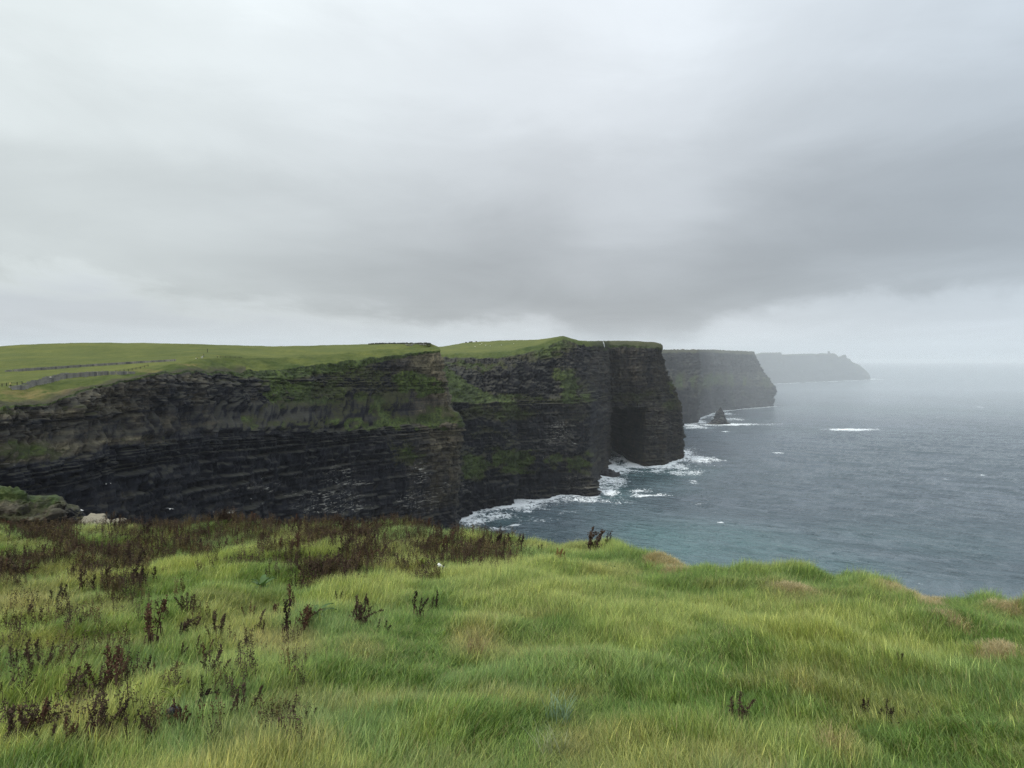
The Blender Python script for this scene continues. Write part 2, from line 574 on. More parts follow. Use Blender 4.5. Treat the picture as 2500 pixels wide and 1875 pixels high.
def vegA(U0, V0, L, P):
    U, V = warp(U0, V0, 26, 15)
    nz = 0.25 * fbm(U / 60.0, V / 30.0, 2.5, 4)
    g = np.zeros_like(U)
    for cx, cy, rx, ry, s in ((668, 948, 30, 36, 1.15), (735, 955, 40, 22, .95), (775, 982, 70, 14, .75), (800, 950, 70, 34, .52),
                              (907, 980, 28, 28, .72), (934, 1014, 24, 17, .9), (1000, 928, 42, 18, 1.1), (1032, 946, 42, 20, 1.1),
                              (596, 1030, 24, 16, .6), (982, 1113, 26, 28, .6), (1060, 1010, 40, 18, .55),
                              (940, 1032, 190, 8, .95), (1060, 1018, 60, 14, .75), (560, 925, 40, 18, .3), (880, 905, 90, 20, .4),
                              (60, 1100, 120, 26, .42), (350, 1077, 90, 6, .3), (700, 1035, 90, 8, .45), (850, 1000, 120, 12, .4),
                              (940, 960, 60, 60, .35), (60, 1002, 140, 8, .35), (480, 903, 22, 7, .35), (1050, 890, 40, 14, .2)):
        g = np.maximum(g, s * blob(U, V, cx, cy, rx, ry, 0.75))
    U, V = U0, V0
    rimv = np.interp(U, cu, a_rimv)
    drape = np.interp(U, [0, 480, 560, 640, 720, 860, 960, 1060], [5, 5, 8, 26, 30, 22, 10, 6])
    g = np.maximum(g, 0.95 * (1 - sstep(0.6, 1.3, (V - rimv) / drape)))
    g = g + nz * (g > 0.05)
    ledv = np.interp(U, cu, a_ledv)
    above = sstep(8, -10, V - ledv)
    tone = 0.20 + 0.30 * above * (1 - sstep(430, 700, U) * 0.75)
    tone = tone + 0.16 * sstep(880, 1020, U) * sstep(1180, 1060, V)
    for cx, cy, rx, ry, s in ((90, 1105, 130, 28, .32), (330, 1078, 110, 9, .40), (60, 1010, 160, 10, .25), (455, 925, 14, 8, .35),
                              (250, 975, 140, 30, .12), (540, 1070, 40, 20, .15), (1050, 880, 45, 25, .28), (300, 1240, 130, 40, .10),
                              (830, 1200, 90, 30, .1), (560, 1180, 60, 20, .12), (610, 960, 18, 30, .22)):
        tone = tone + s * blob(U, V, cx, cy, rx, ry)
    tone = tone + 0.10 * fbm(U / 25.0, V / 60.0, 7.7, 3)
    tone = tone - 0.24 * blob(U, V, 760, 985, 260, 60, 0.6) * (1 - np.clip(g, 0, 1)) + 0.40 * sstep(960, 1075, U) * sstep(1310, 1200, V)  # tip paler: brown-grey rock, plus its lit side put into the tone
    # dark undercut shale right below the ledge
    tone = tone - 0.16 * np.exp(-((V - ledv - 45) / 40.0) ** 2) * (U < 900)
    gu = np.zeros_like(U)
    for cx, cy, rx, ry, s in ((831, 1162, 42, 22, .8), (801, 1210, 80, 13, 1), (816, 1237, 85, 18, .95), (1018, 1153, 22, 28, .9),
                              (1027, 1222, 58, 30, .8), (530, 1249, 30, 5, 1), (642, 1168, 9, 5, 1), (651, 1195, 9, 4, 1),
                              (669, 1198, 9, 4, 1), (1091, 1189, 18, 14, .8), (690, 1180, 20, 8, .5), (640, 1230, 9, 4, .9),
                              (860, 1180, 60, 8, .6), (40, 1128, 40, 7, .5), (590, 1190, 50, 14, .35)):
        gu = np.maximum(gu, s * blob(U, V, cx, cy, rx, ry))
    return g, tone, gu


def dipA(U, V, L):
    d = np.interp(U, cu, [c * 1.0 for c in np.interp(cu, [0, 407, 801, 1124], [-123, -123, -114, -112])])
    ledv = np.interp(U, cu, a_ledv)
    sh = sstep(5, -25, V - ledv) * (0.9 - 0.55 * sstep(520, 640, U)) + 0.1
    return d + 123, sh


def fieldA(U, V, L, P):
    terv = np.interp(U, cu, a_terv)
    rough_ = 1 - sstep(6.9, 7.12, L)
    rough_ = np.maximum(rough_, 0.55 * sstep(600, 760, U) * (1 - sstep(7.0, 7.35, L)))
    rough_ = rough_ * (0.72 + 0.5 * fbm(U / 60, V / 14, 3.0, 3))
    dry = 0.9 * blob(U, V, 120, 958, 130, 9) + 0.7 * blob(U, V, 465, 890, 30, 4) + 0.5 * blob(U, V, 360, 905, 40, 5) \
        + 0.4 * blob(U, V, 60, 975, 80, 8)
    bare = 0.8 * (1 - sstep(0.05, 0.5, L - 6)) * (U < 600)
    # boundary bank at the foot of the upper field
    bank = np.exp(-((L - np.interp(U, [330, 480, 620], [8.1, 8.25, 8.42])) / 0.05) ** 2) * sstep(320, 400, U) * sstep(700, 600, U)
    rough_ = np.maximum(rough_, 0.7 * bank)
    return np.stack([np.clip(rough_, 0, 1), np.clip(dry, 0, 1), np.clip(bare, 0, 1)], -1)


def hollowA(U, V, L, P):
    # the sunken path behind the bank on which walkers are half hidden
    P = P.copy()
    hw = sstep(430, 470, U) * sstep(640, 610, U) * sstep(7.03, 7.09, L) * sstep(7.45, 7.2, L)
    P[..., 2] -= 1.0 * hw
    return P


ncA = seg_counts(uA[:12], 0.62) + [34, 26, 16]
nlA = [16, 120, 48, 10, 8, 66, 74, 34, 30, 30, 5]
cliffA, fieldA_o, bvhA, baseA = build_cliff(
    'cliff', 'near dark shale cliff with grassy top closing the bay', colsA, ncA, nlA, 6, vegA, dipA, 1.0, fieldA,
    None, 'green pasture on top of the near cliff, with walls and paths', hollowA)

# ---- headland B: the middle cliff with the sea cave
colsB = []


def colB(u0, base, k1, k2, k3, k4, k5, k6, k7):
    def full(k, u=u0):
        return k if len(k) == 3 else (u, *k)
    k7 = full(k7)
    k1 = (u0, zlev(k1, base[1] + 3), base[1] + 3) if not hasattr(k1, '__len__') else full(k1)
    colsB.append([(u0, *base), k1, full(k2), full(k3), full(k4), full(k5), full(k6), k7, (k7[0], k7[1] + 14, k7[2] + 250)])


def bd(v):
    return (v, -CAMZ / ray(1250, v)[1])


colB(940, bd(1360), 40, (990, 620), (905, 690), (895, 730), (872, 760), (866, 790), (852, 1000))
colB(1080, bd(1280), 45, (985, 705), (884, 770), (881, 800), (874.5, 820), (864, 850), (845, 1050))
colB(1130, bd(1260), 45, (985, 732), (926, 775), (903, 800), (873, 825), (863.5, 850), (836, 1080))
colB(1171, bd(1246), 45, (985, 758), (955, 785), (902, 815), (873, 835), (863, 860), (833, 1080))
colB(1215, bd(1239), 45, (984, 775), (975, 790), (894, 815), (871, 838), (861, 865), (830, 1060))
colB(1258, bd(1232.5), 45, (984, 787), (970, 797), (889, 820), (865, 842), (855, 868), (829, 1040))
colB(1262, bd(1222), 45, (984, 800), (968, 810), (888, 832), (863, 850), (853, 870), (829, 1030))
colB(1315, bd(1219), 45, (984, 812), (950, 825), (880, 845), (854, 862), (842, 885), (828, 1000))
colB(1345, bd(1216), 45, (983, 817), (925, 845), (872, 862), (840, 874), (830, 892), (824, 940))
colB(1375, bd(1213), 45, (983, 823), (912, 850), (866, 874), (830, 886), (823, 900), (819.5, 920))
colB(1412, bd(1212), (1414, zlev(20, 826), 826), (1414, 982, 848), (1412, 955, 858), (872, 884), (840, 896), (834, 908), (830.5, 925))
colB(1454, bd(1211), (1455, zlev(12, 832), 832), (1434, 980, 872), (1436, 958, 892), (1442, 880, 935), (1444, 846, 950), (1445, 837, 965), (1445, 832.3, 985))
colB(1457, bd(1183), (1458, zlev(14, 905), 905), (1452, 980, 925), (1452, 958, 935), (1456, 880, 965), (1458, 844, 975), (1458, 836, 990), (1458, 832, 1008))
colB(1469, bd(1166), 45, (1470, 980, 985), (1470, 957, 990), (1472, 880, 1005), (1474, 843, 1015), (1474, 835.5, 1028), (1474, 832, 1045))
colB(1489, bd(1130), 45, (1489, 979, 1085), (1489, 956, 1085), (880, 1080), (842, 1082), (835.5, 1094), (831.5, 1110))
colB(1532, bd(1134), 45, (979, 1078), (955, 1080), (880, 1082), (843, 1086), (836, 1096), (832.0, 1112))
colB(1560, bd(1137.6), 45, (979, 1072), (955, 1076), (880, 1082), (844, 1086), (837, 1096), (832.8, 1112))
colB(1622, bd(1134.5), 45, (1617, 979, 1092), (1614, 950, 1096), (1604, 885, 1102), (1601, 849, 1104), (1599, 840, 1114), (1596, 835, 1126))
colB(1674, bd(1119.5), (1672, 1086, 1140), (1654, 972, 1130), (1644, 942, 1127), (1622, 905, 1122), (1619.5, 851, 1121), (1618, 843, 1125), (1613, 838.5, 1132))
colB(1652, (zlev(0, 1250), 1250), (1650, zlev(45, 1250), 1250), (1630, zlev(90, 1240), 1240), (1620, zlev(110, 1235), 1235),
     (1598, zlev(140, 1230), 1230), (1596, zlev(170, 1230), 1230), (1595, zlev(173, 1235), 1235), (1590, zlev(174, 1240), 1240))
colB(1540, (zlev(0, 1450), 1450), (1540, zlev(45, 1450), 1450), (1530, zlev(90, 1450), 1450), (1525, zlev(110, 1450), 1450),
     (1515, zlev(140, 1450), 1450), (1510, zlev(170, 1450), 1450), (1510, zlev(173, 1452), 1452), (1505, zlev(174, 1455), 1455))
uB = [c[0][0] for c in colsB]


def vegB(U0, V0, L, P):
    U, V = warp(U0, V0, 20, 12)
    g = np.zeros_like(U)
    for cx, cy, rx, ry, s in ((1150, 894, 66, 9, .85), (1385, 935, 22, 26, 1.05), (1398, 962, 24, 20, 1.0), (1360, 915, 22, 12, .7),
                              (1345, 975, 60, 10, .6), (1243, 1119, 58, 24, .95), (1150, 1140, 44, 32, .85), (1418, 1134, 28, 26, .9),
                              (1351, 1125, 26, 13, .7), (1267, 1101, 40, 7, .9), (1273, 1150, 48, 12, .8), (1231, 1005, 140, 20, .45),
                              (1530, 841, 90, 6, .85), (1562, 969, 64, 14, .42), (1638, 950, 14, 26, .6), (1310, 870, 60, 18, .5),
                              (1340, 850, 60, 14, .6), (1210, 974, 60, 12, .8), (1640, 985, 18, 30, .4), (1440, 950, 30, 18, .35),
                              (1190, 1060, 80, 18, .3), (1420, 980, 30, 8, .6), (1400, 1010, 40, 20, .3)):
        g = np.maximum(g, s * blob(U, V, cx, cy, rx, ry, 0.75))
    U, V = U0, V0
    ridge = 1.15 * sstep(1.97, 2.1, L) * sstep(3.02, 2.95, L) * sstep(1270, 1225, U)
    g = np.maximum(g, 1.0 * ridge)
    g = np.maximum(g, 0.85 * sstep(4.85, 5.0, L) * sstep(1420, 1340, U))
    g = np.maximum(g, 0.8 * sstep(4.8, 4.97, L) * sstep(1440, 1470, U))
    # the bench all along
    g = np.maximum(g, 0.55 * np.exp(-((L - 2.05) / 0.08) ** 2) * sstep(1460, 1420, U))
    g = g + 0.22 * fbm(U / 40.0, V / 26.0, 4.5, 4) * (g > 0.05)
    g = np.where(L < 0.6, g * 0.6, g)
    cavem = sstep(1488, 1493, U) * (1 - sstep(1530, 1580, U + 0.10 * (V - 1000))) * sstep(996, 1002, V)  # cave mask: interior keeps a darker tone that stands in for its shade
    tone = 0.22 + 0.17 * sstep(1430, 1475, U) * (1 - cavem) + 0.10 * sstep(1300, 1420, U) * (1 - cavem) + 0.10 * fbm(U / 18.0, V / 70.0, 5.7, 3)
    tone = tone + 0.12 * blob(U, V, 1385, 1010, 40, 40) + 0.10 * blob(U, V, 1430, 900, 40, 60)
    tone = tone - 0.10 * sstep(1200, 1230, V) - 0.20 * sstep(1260, 1130, U)  # left end behind the near tip darkened, shade put into the tone
    gu = np.zeros_like(U)
    for cx, cy, rx, ry, s in ((1369, 1053, 34, 24, .9), (1400, 1083, 9, 5, 1), (1592, 1067, 24, 2.5, 1), (1623, 1035, 22, 10, .5),
                              (1412, 1166, 52, 4, .6), (1410, 1190, 40, 4, .4), (1172, 988, 10, 4, .8), (1350, 1080, 20, 12, .6),
                              (1120, 1190, 30, 12, .5)):
        gu = np.maximum(gu, s * blob(U, V, cx, cy, rx, ry))
    return g, tone, gu


def dipB(U, V, L):
    return 0 * U, 0.15 + 0.7 * sstep(2.3, 3.2, L)


def caveB(U, V):
    lip = 998 + 3 * np.sin(U / 6.0)
    m = sstep(1489, 1492.5, U) * (1 - sstep(1530, 1585, U + 0.10 * (V - 1000))) * sstep(lip - 2, lip + 2, V)
    return 260.0 * m


def fieldB(U, V, L, P):
    rough_ = 1 - sstep(5.95, 6.1, L)
    rough_ = np.maximum(rough_, 0.8 * sstep(1330, 1370, U))
    return np.stack([rough_, 0 * U, 0.6 * sstep(1420, 1470, U)], -1)


ncB = [30] + seg_counts(uB[1:20], 0.66, 5) + [20, 12]
ncB = ncB[:len(colsB) - 1]
nlB = [46, 74, 34, 36, 22, 16, 14, 4]
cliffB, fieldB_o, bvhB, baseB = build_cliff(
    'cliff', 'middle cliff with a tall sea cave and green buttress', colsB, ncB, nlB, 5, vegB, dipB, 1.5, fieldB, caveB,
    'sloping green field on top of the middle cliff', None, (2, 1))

# ---- headland C: the hazy cliff behind the sea stack
colsC = []
for u, vb, k1v, k2v, k3v, k4v in ((1560, 1046, 950, 905, 862, 853), (1640, 1040, 948, 904, 860, 852.4), (1665, 1036, 946, 903, 860, 852.4),
                                  (1704, 1033, 944, 902, 860, 852.4), (1709, 1023, 944, 902, 860, 852.5), (1742, 1006, 943, 903, 861, 853),
                                  (1795, 1000, 943, 905, 863, 855.5), (1835, 996.5, 943, 908, 866, 857)):
    d = bd(vb)[1]
    colsC.append([(u, vb, d), (u, k1v, d + 25), (u, k2v, d + 75), (u, k3v, d + 90), (u, k4v, d + 130), (u, k4v + 8, d + 420)])
dt = bd(992)[1]
colsC.append([(1889, 992, dt), (1891, 945, dt + 10), (1864, 905, dt + 20), (1843, 866, dt + 30), (1842, 858, dt + 45), (1830, 860, dt + 400)])
colsC.append([(1862, zlev(0, 2650), 2650), (1862, zlev(65, 2650), 2650), (1838, zlev(110, 2650), 2650), (1822, zlev(170, 2650), 2650),
              (1820, zlev(175, 2660), 2660), (1810, zlev(170, 2800), 2800)])
colsC.append([(1760, zlev(0, 3000), 3000), (1760, zlev(65, 3000), 3000), (1750, zlev(110, 3000), 3000), (1740, zlev(170, 3000), 3000),
              (1738, zlev(175, 3010), 3010), (1735, zlev(170, 3150), 3150)])
uC = [c[0][0] for c in colsC]


def vegC(U, V, L, P):
    g = 0.36 * sstep(0.8, 1.2, L) * sstep(2.2, 1.5, L) + 0.3 * sstep(2.85, 3.0, L)
    g = g + 0.55 * fbm(U / 18.0, V / 30.0, 1.5, 4)
    return g, 0.25 + 0.15 * fbm(U / 8.0, V / 60.0, 3.7, 3), 0 * U


flat_field = lambda U, V, L, P: np.stack([1.0 + 0 * U, 0 * U, 0.75 + 0 * U], -1)
cliffC, fieldC_o, bvhC, baseC = build_cliff(
    'cliff', 'hazy third cliff behind the pointed sea stack', colsC, seg_counts(uC[:9], 0.75, 4) + [14, 8],
    [34, 22, 24, 8, 3], 3, vegC, lambda U, V, L: (0 * U, 0.6 + 0 * U), 2.2, flat_field, None,
    'green top of the hazy third cliff', None, (1, 1))

# ---- headland D: the farthest headland
skyD = [(1800, 866), (1845, 864), (1859, 860.6), (1907, 860.4), (1909.5, 865.6), (1938, 864), (1986, 863), (1993, 864.2), (2000, 862.6),
        (2036, 862.6), (2044, 867), (2047, 871), (2053, 868.8), (2058, 865.8), (2065, 866.0), (2068, 874.6), (2075, 876.5), (2080, 883),
        (2099, 891.6), (2115, 905.4), (2122, 912.8)]
colsD = []
for u, vs in skyD:
    vb = float(np.interp(u, [1800, 1892, 2011, 2117], [941, 937, 931.5, 927.2]))
    d = bd(vb)[1]
    colsD.append([(u, vb, d), (u, vs * .4 + vb * .6, d + 30), (u, vs + 4.5, d + 140), (u, vs, d + 180), (u, vs + 6, d + 520)])
dt = bd(926.4)[1]
colsD.append([(2126, 926.4, dt), (2125.5, 920, dt + 30), (2123, 915, dt + 60), (2122.5, 914, dt + 90), (2118, 920, dt + 300)])
colsD.append([(2118, zlev(0, dt + 500), dt + 500), (2117, zlev(10, dt + 500), dt + 500), (2110, zlev(40, dt + 500), dt + 500),
              (2108, zlev(42, dt + 505), dt + 505), (2100, zlev(30, dt + 700), dt + 700)])
uD = [c[0][0] for c in colsD]
cliffD, fieldD_o, bvhD, baseD = build_cliff(
    'cliff', 'farthest pale headland with a small tower on top', colsD, seg_counts(uD, 0.9, 2), [16, 22, 6, 3], 2,
    lambda U, V, L, P: (0.12 + 0.12 * sstep(1.0, 1.9, L) + 0.2 * fbm(U / 14.0, V / 10.0, 2.5, 3), 0.3 + 0 * U, 0 * U),
    lambda U, V, L: (0 * U, 0.4 + 0 * U), 1.6, flat_field, None, 'grassy top of the farthest headland', None, (0, 0))

# ------------------------------------------------------------------ sea
def sea_material():
    m = bpy.data.materials.new('sea_water')
    m.use_nodes = True
    t = NT(m.node_tree)
    geo = t.n('ShaderNodeNewGeometry')
    pos = geo.outputs['Position']
    at = t.n('ShaderNodeAttribute', attribute_name='surf')
    s3 = t.n('ShaderNodeSeparateColor', ins={0: at.outputs['Color']})
    foam, shoal, wind = s3.outputs
    R = math.radians(33)
    rp = t.mapping(pos, (1, 1, 1), rot=(0, 0, R))
    swell = t.noise(t.mapping(rp, (1 / 95.0, 1 / 34.0, 1)), 1.0, 3, 0.5, 0.3)
    mid = t.noise(t.mapping(rp, (1 / 44.0, 1 / 13.0, 1), rot=(0, 0, 0.12)), 1.0, 3, 0.55, 0.4)
    chop = t.noise(t.mapping(rp, (1 / 15.0, 1 / 6.0, 1)), 1.0, 5, 0.6, 0.5)
    ripple = t.noise(t.mapping(pos, (1 / 3.0, 1 / 1.6, 1), rot=(0, 0, R * 1.4)), 1.0, 4, 0.65)
    hgt = t.math('ADD', t.math('MULTIPLY', swell, 5.0), t.math('MULTIPLY', mid, 4.6))
    hgt = t.math('ADD', hgt, t.math('MULTIPLY', chop, 2.7))
    hgt = t.math('ADD', hgt, t.math('MULTIPLY', ripple, 0.3))
    bump = t.n('ShaderNodeBump', ins={'Strength': 1.0, 'Distance': 1.0, 'Height': hgt})
    patch = t.noise(t.mapping(pos, (1 / 260.0, 1 / 500.0, 1)), 1.0, 4, 0.55, 0.4)
    deep = t.mix(t.rng(patch, 0.35, 0.65), (0.058, 0.084, 0.100), (0.094, 0.120, 0.144))
    base = t.mix(shoal, deep, (0.080, 0.150, 0.155))
    # foam: lace that tears into streaks away from the rocks
    lace = t.noise(t.mapping(pos, (1 / 5.0, 1 / 11.0, 1)), 1.0, 8, 0.75, 1.4)
    big = t.noise(pos, 1 / 38.0, 4, 0.6, 0.5)
    v = t.n('ShaderNodeTexVoronoi', feature='DISTANCE_TO_EDGE', ins={'Vector': t.mapping(pos, (1 / 7.0, 1 / 9.0, 1)), 'Scale': 1.0})
    web = t.rng(v.outputs['Distance'], 0.16, 0.02)
    f = t.math('ADD', foam, t.math('MULTIPLY', t.math('SUBTRACT', lace, 0.5), 2.6))
    f = t.math('ADD', f, t.math('MULTIPLY', t.math('SUBTRACT', big, 0.5), 1.6))
    f = t.math('ADD', f, t.math('MULTIPLY', t.math('MULTIPLY', web, foam), 0.25))
    f = t.rng(f, 0.44, 0.90)
    f = t.math('MULTIPLY', f, t.rng(foam, 0.03, 0.2))
    # scattered whitecaps on the crests
    wc = t.noise(t.mapping(rp, (1 / 22.0, 1 / 9.0, 1), loc=(7, 3, 0)), 1.0, 6, 0.7, 0.4)
    cap = t.math('MULTIPLY', t.rng(wc, 0.668, 0.74), t.rng(chop, 0.5, 0.62))
    f = t.math('MAXIMUM', f, t.math('MULTIPLY', cap, 0.75))
    water = t.n('ShaderNodeBsdfPrincipled', ins={'Base Color': base, 'Roughness': 0.17, 'IOR': 1.333, 'Normal': bump.outputs[0],
                                                 'Specular IOR Level': 0.5})
    fb = t.n('ShaderNodeBump', ins={'Strength': 0.6, 'Distance': 0.5, 'Height': lace})
    foams = t.n('ShaderNodeBsdfDiffuse', ins={'Color': (0.74, 0.77, 0.78), 'Normal': fb.outputs[0]})
    mx = t.n('ShaderNodeMixShader', ins={0: f, 1: water.outputs[0], 2: foams.outputs[0]})
    t.n('ShaderNodeOutputMaterial', ins={0: mx.outputs[0]})
    return m


vv = np.concatenate([[880.3 + x for x in (5.0, 5.6, 6.4, 7.2, 8.2, 9.4, 10.6, 12)], np.arange(893.5, 1120, 1.0), np.arange(1120, 1420, 1.6),
                     np.linspace(1420, 2600, 40)])
vv = vv[::-1]
dd = -CAMZ / ray(1250, vv)[1]
aa = np.concatenate([np.linspace(-1.1, -0.2, 60, endpoint=False), np.linspace(-0.2, 0.75, 560, endpoint=False), np.linspace(0.75, 1.2, 40)])
Y = dd[:, None] + 0 * aa[None, :]
X = Y * aa[None, :]
SU = 1250 + FPX * X / Y * (CP + 0)          # nearly the picture column, used only to place foam
SV = vv[:, None] + 0 * X
foam = np.zeros_like(X)


def dist_poly(X, Y, poly):
    best = np.full(X.shape, 1e9)
    for (x0, y0), (x1, y1) in zip(poly[:-1], poly[1:]):
        dx, dy = x1 - x0, y1 - y0
        L2 = dx * dx + dy * dy + 1e-9
        t = np.clip(((X - x0) * dx + (Y - y0) * dy) / L2, 0, 1)
        best = np.minimum(best, (X - x0 - t * dx) ** 2 + (Y - y0 - t * dy) ** 2)
    return np.sqrt(best)


def shore(base, step, width, amount, mask=None):
    global foam
    near = (X > base[:, 0].min() - 200) & (X < base[:, 0].max() + 200) & (Y > base[:, 1].min() - 250) & (Y < base[:, 1].max() + 250)
    f = np.zeros_like(X)
    d = dist_poly(X[near], Y[near], [tuple(p[:2]) for p in base[::step]])
    wv = width * (0.75 + 0.6 * vnoise(X[near] / 70.0, Y[near] / 70.0, 3.0))
    f[near] = amount * np.exp(-np.clip(d, 0, None) / np.clip(wv, 3, None))
    foam = np.maximum(foam, f)


shore(baseA, 12, 14, 0.9)
shore(baseB, 6, 32, 1.1)
shore(baseC, 6, 26, 0.95)
shore(baseD, 6, 55, 1.0)


def foam_patch(u, v, ru, rv, s, soft=0.5):
    """a patch of broken water, given where it lies on the sea"""
    global foam
    x, y = sea_at(u, v)
    rx = ru * y / FPX
    ry = abs(sea_at(u, v - rv)[1] - sea_at(u, v + rv)[1]) / 2
    foam = np.maximum(foam, (0.62 + 0.25 * (s - 0.6)) * (s > 0.5) * blob(X, Y, x, y, rx, ry, 0.85) + (s <= 0.5) * s * blob(X, Y, x, y, rx, ry, 0.85))


for q in ((1800, 1036, 95, 3.0, 1.2), (1745, 1037, 40, 3, 1.0), (1770, 1022, 40, 5, .75), (1760, 1010, 40, 4, .7), (1690, 1040, 40, 7, .8),
          (2078, 1049, 64, 3.2, 1.15), (1770, 1054, 14, 1.2, 1.0), (1600, 1136, 90, 10, .9), (1690, 1120, 60, 12, .95), (1640, 1150, 70, 10, .55),
          (1500, 1175, 45, 14, .75), (1585, 1209, 55, 4, 1.1), (1560, 1196, 40, 5, .5), (1480, 1195, 40, 20, .7), (1270, 1243, 45, 9, .9),
          (1210, 1258, 50, 12, .8), (1160, 1275, 40, 14, .8), (1290, 1250, 18, 4, 1.0), (1180, 1290, 60, 8, .6), (1255, 1283, 22, 3, .85),
          (1370, 1222, 60, 5, .8), (1300, 1270, 60, 10, .35), (1400, 1250, 60, 14, .22), (1950, 931, 12, .8, 1), (2140, 926, 20, .9, 1),
          (2030, 931, 30, .8, 1), (1930, 932, 22, .9, 1), (1975, 950, 8, .6, 1), (2395, 994, 10, 1, 1), (1900, 1107, 14, 2, .7),
          (1760, 1278, 10, 2, .9), (2290, 1042, 10, .8, .6), (2310, 1170, 12, 1, .7), (2230, 950, 8, .6, .6), (1712, 1230, 20, 2, .5),
          (2400, 1160, 14, 1.2, .5), (2200, 985, 8, .7, .6), (1690, 1175, 16, 5, .5), (1530, 1140, 40, 6, .6)):
    foam_patch(*q)
shoal = np.zeros_like(X)
for u, v, ru, rv, s in ((1570, 1145, 130, 22, .7), (1490, 1190, 60, 30, .7), (1230, 1262, 110, 18, .6), (1650, 1330, 330, 70, .75), (1500, 1255, 160, 40, .35), (1950, 1400, 350, 70, .55), (1560, 1170, 130, 30, .4), (1300, 1260, 150, 25, .4),
                        (2250, 1320, 300, 40, .25)):
    x, y = sea_at(u, v)
    ry = abs(sea_at(u, v - rv)[1] - sea_at(u, v + rv)[1]) / 2
    shoal = np.maximum(shoal, s * blob(X, Y, x, y, ru * y / FPX, ry, 0.8))
shoal *= np.clip(0.8 + 0.5 * fbm(X / 60.0, Y / 110.0, 1.0, 4), 0, 1.3)
R = math.radians(33)
xr = X * math.cos(R) - Y * math.sin(R)
yr = X * math.sin(R) + Y * math.cos(R)
near = sstep(3000, 900, Y)
crest = lambda n_: 1.0 - 2.0 * np.abs(n_)
Zs = near * (0.9 * fbm(xr / 80.0, yr / 34.0, 2.0, 2) + 0.62 * crest(fbm(xr / 42.0, yr / 15.0, 5.0, 2)) + 0.32 * crest(fbm(xr / 19.0, yr / 7.5, 8.0, 2))) + 0.5 * np.clip(foam, 0, 1) * near * vnoise(X / 9, Y / 9, 2)
me = np_mesh('sea', np.stack([X, Y, Zs], -1), grid_faces(*X.shape),
             {'surf': np.stack([np.clip(foam, 0, 1.2), np.clip(shoal, 0, 1), 0 * X], -1).reshape(-1, 3)})
sea = tag(link('sea', me, sea_material()), 'grey green ocean with foam along the cliffs', kind='structure')

# ------------------------------------------------------------------ haze over the sea
hz = bpy.data.materials.new('haze_air')
hz.use_nodes = True
t = NT(hz.node_tree)
vol = t.n('ShaderNodeVolumePrincipled')
vol.inputs['Color'].default_value = (0.96, 0.985, 1.0, 1)
vol.inputs['Density'].default_value = 3.2e-5
vol.inputs['Anisotropy'].default_value = 0.0
t.n('ShaderNodeOutputMaterial', ins={'Volume': vol.outputs[0]})
bm = bmesh.new()
bmesh.ops.create_cube(bm, size=1.0)
me = bpy.data.meshes.new('haze')
bm.to_mesh(me)
bm.free()
far = float(dd.max())
haze = tag(link('haze', me, hz), 'pale sea haze', kind='stuff')
haze.scale = (far * 2.6, far * 1.03 + 400, 245)
haze.location = (0, (far * 1.03 + 400) / 2 - 395, -4 + 122.5)

# a shower drifting over the farther headlands: thicker air that begins beyond the middle cliff
mz = hz.copy()
mz.name = 'shower_air'
for nd in mz.node_tree.nodes:
    if nd.type == 'PRINCIPLED_VOLUME':
        nd.inputs['Density'].default_value = 3.2e-4
        nd.inputs['Color'].default_value = (0.92, 0.97, 1.0, 1)
me = me.copy()
me.materials[0] = mz
mist = tag(link('mist', me, mz), 'rain mist drifting over the far headlands', kind='stuff')
mist.scale = (26000, 3800 - 1490, 236)
mist.location = (0, (3800 + 1490) / 2, -3 + 118)

# ------------------------------------------------------------------ foreground ground
EDGE_UV = [(-500, 1305), (0, 1292), (130, 1290), (250, 1284), (500, 1278), (700, 1283), (1000, 1292), (1130, 1296), (1185, 1290), (1290, 1308),
           (1400, 1312), (1480, 1314), (1520, 1335), (1600, 1352), (1690, 1382), (1760, 1398), (1960, 1394), (2030, 1412), (2090, 1404),
           (2160, 1420), (2240, 1450), (2330, 1458), (2400, 1460), (2500, 1484), (2700, 1540), (3000, 1620)]


def plane_z(x, y):
    """ground below the eye, without bumps and without the drop at the edge"""
    x = np.asarray(x, float)
    y = np.asarray(y, float)
    z = -1.75 - 2.65 * sstep(-0.5, 7.2, y) - np.clip(y - 8, -2, None) * 0.078
    z = z - 0.035 * np.clip(x, 0, None) - 0.012 * np.clip(-x - 6, 0, None)
    return z


def ray_ground(u, v):
    ax, az = ray(u, v)
    ys = np.linspace(3, 60, 3000)
    h = az * ys - plane_z(ax * ys, ys)
    i = np.argmax(h < 0)
    return float(ax * ys[i]), float(ys[i])


eg_a, eg_y = [], []
for u, v in EDGE_UV:
    x, y = ray_ground(u, v + 17)
    eg_a.append(x / y)
    eg_y.append(y)


def edge_y(a):
    return np.interp(a, eg_a, eg_y)


def ground_z(x, y):
    x = np.asarray(x, float)
    y = np.asarray(y, float)
    a = x / np.maximum(y, 0.5)
    t = y - edge_y(a)
    amp = sstep(3.0, 8.0, y)
    z = plane_z(x, y)
    z = z + amp * (0.17 * fbm(x / 3.1, y / 3.1, 0.5, 3) + 0.15 * fbm(x / 1.2, y / 1.0, 3.5, 3))
    # thicker turf rolls along the lip
    lip = np.exp(-((t + 1.1) / 1.3) ** 2)
    z = z + lip * (0.05 + 0.10 * vnoise(a * 34.0, t * 0.5, 1.0)) * sstep(-0.2, 0.05, a)
    tp = np.clip(t, 0, None)
    leftw = sstep(-0.30, -0.52, a)
    z = z - (1 - leftw) * (0.9 * tp + 0.35 * tp ** 2) - leftw * (0.42 * tp + 0.012 * tp ** 2)
    return CAMZ + z


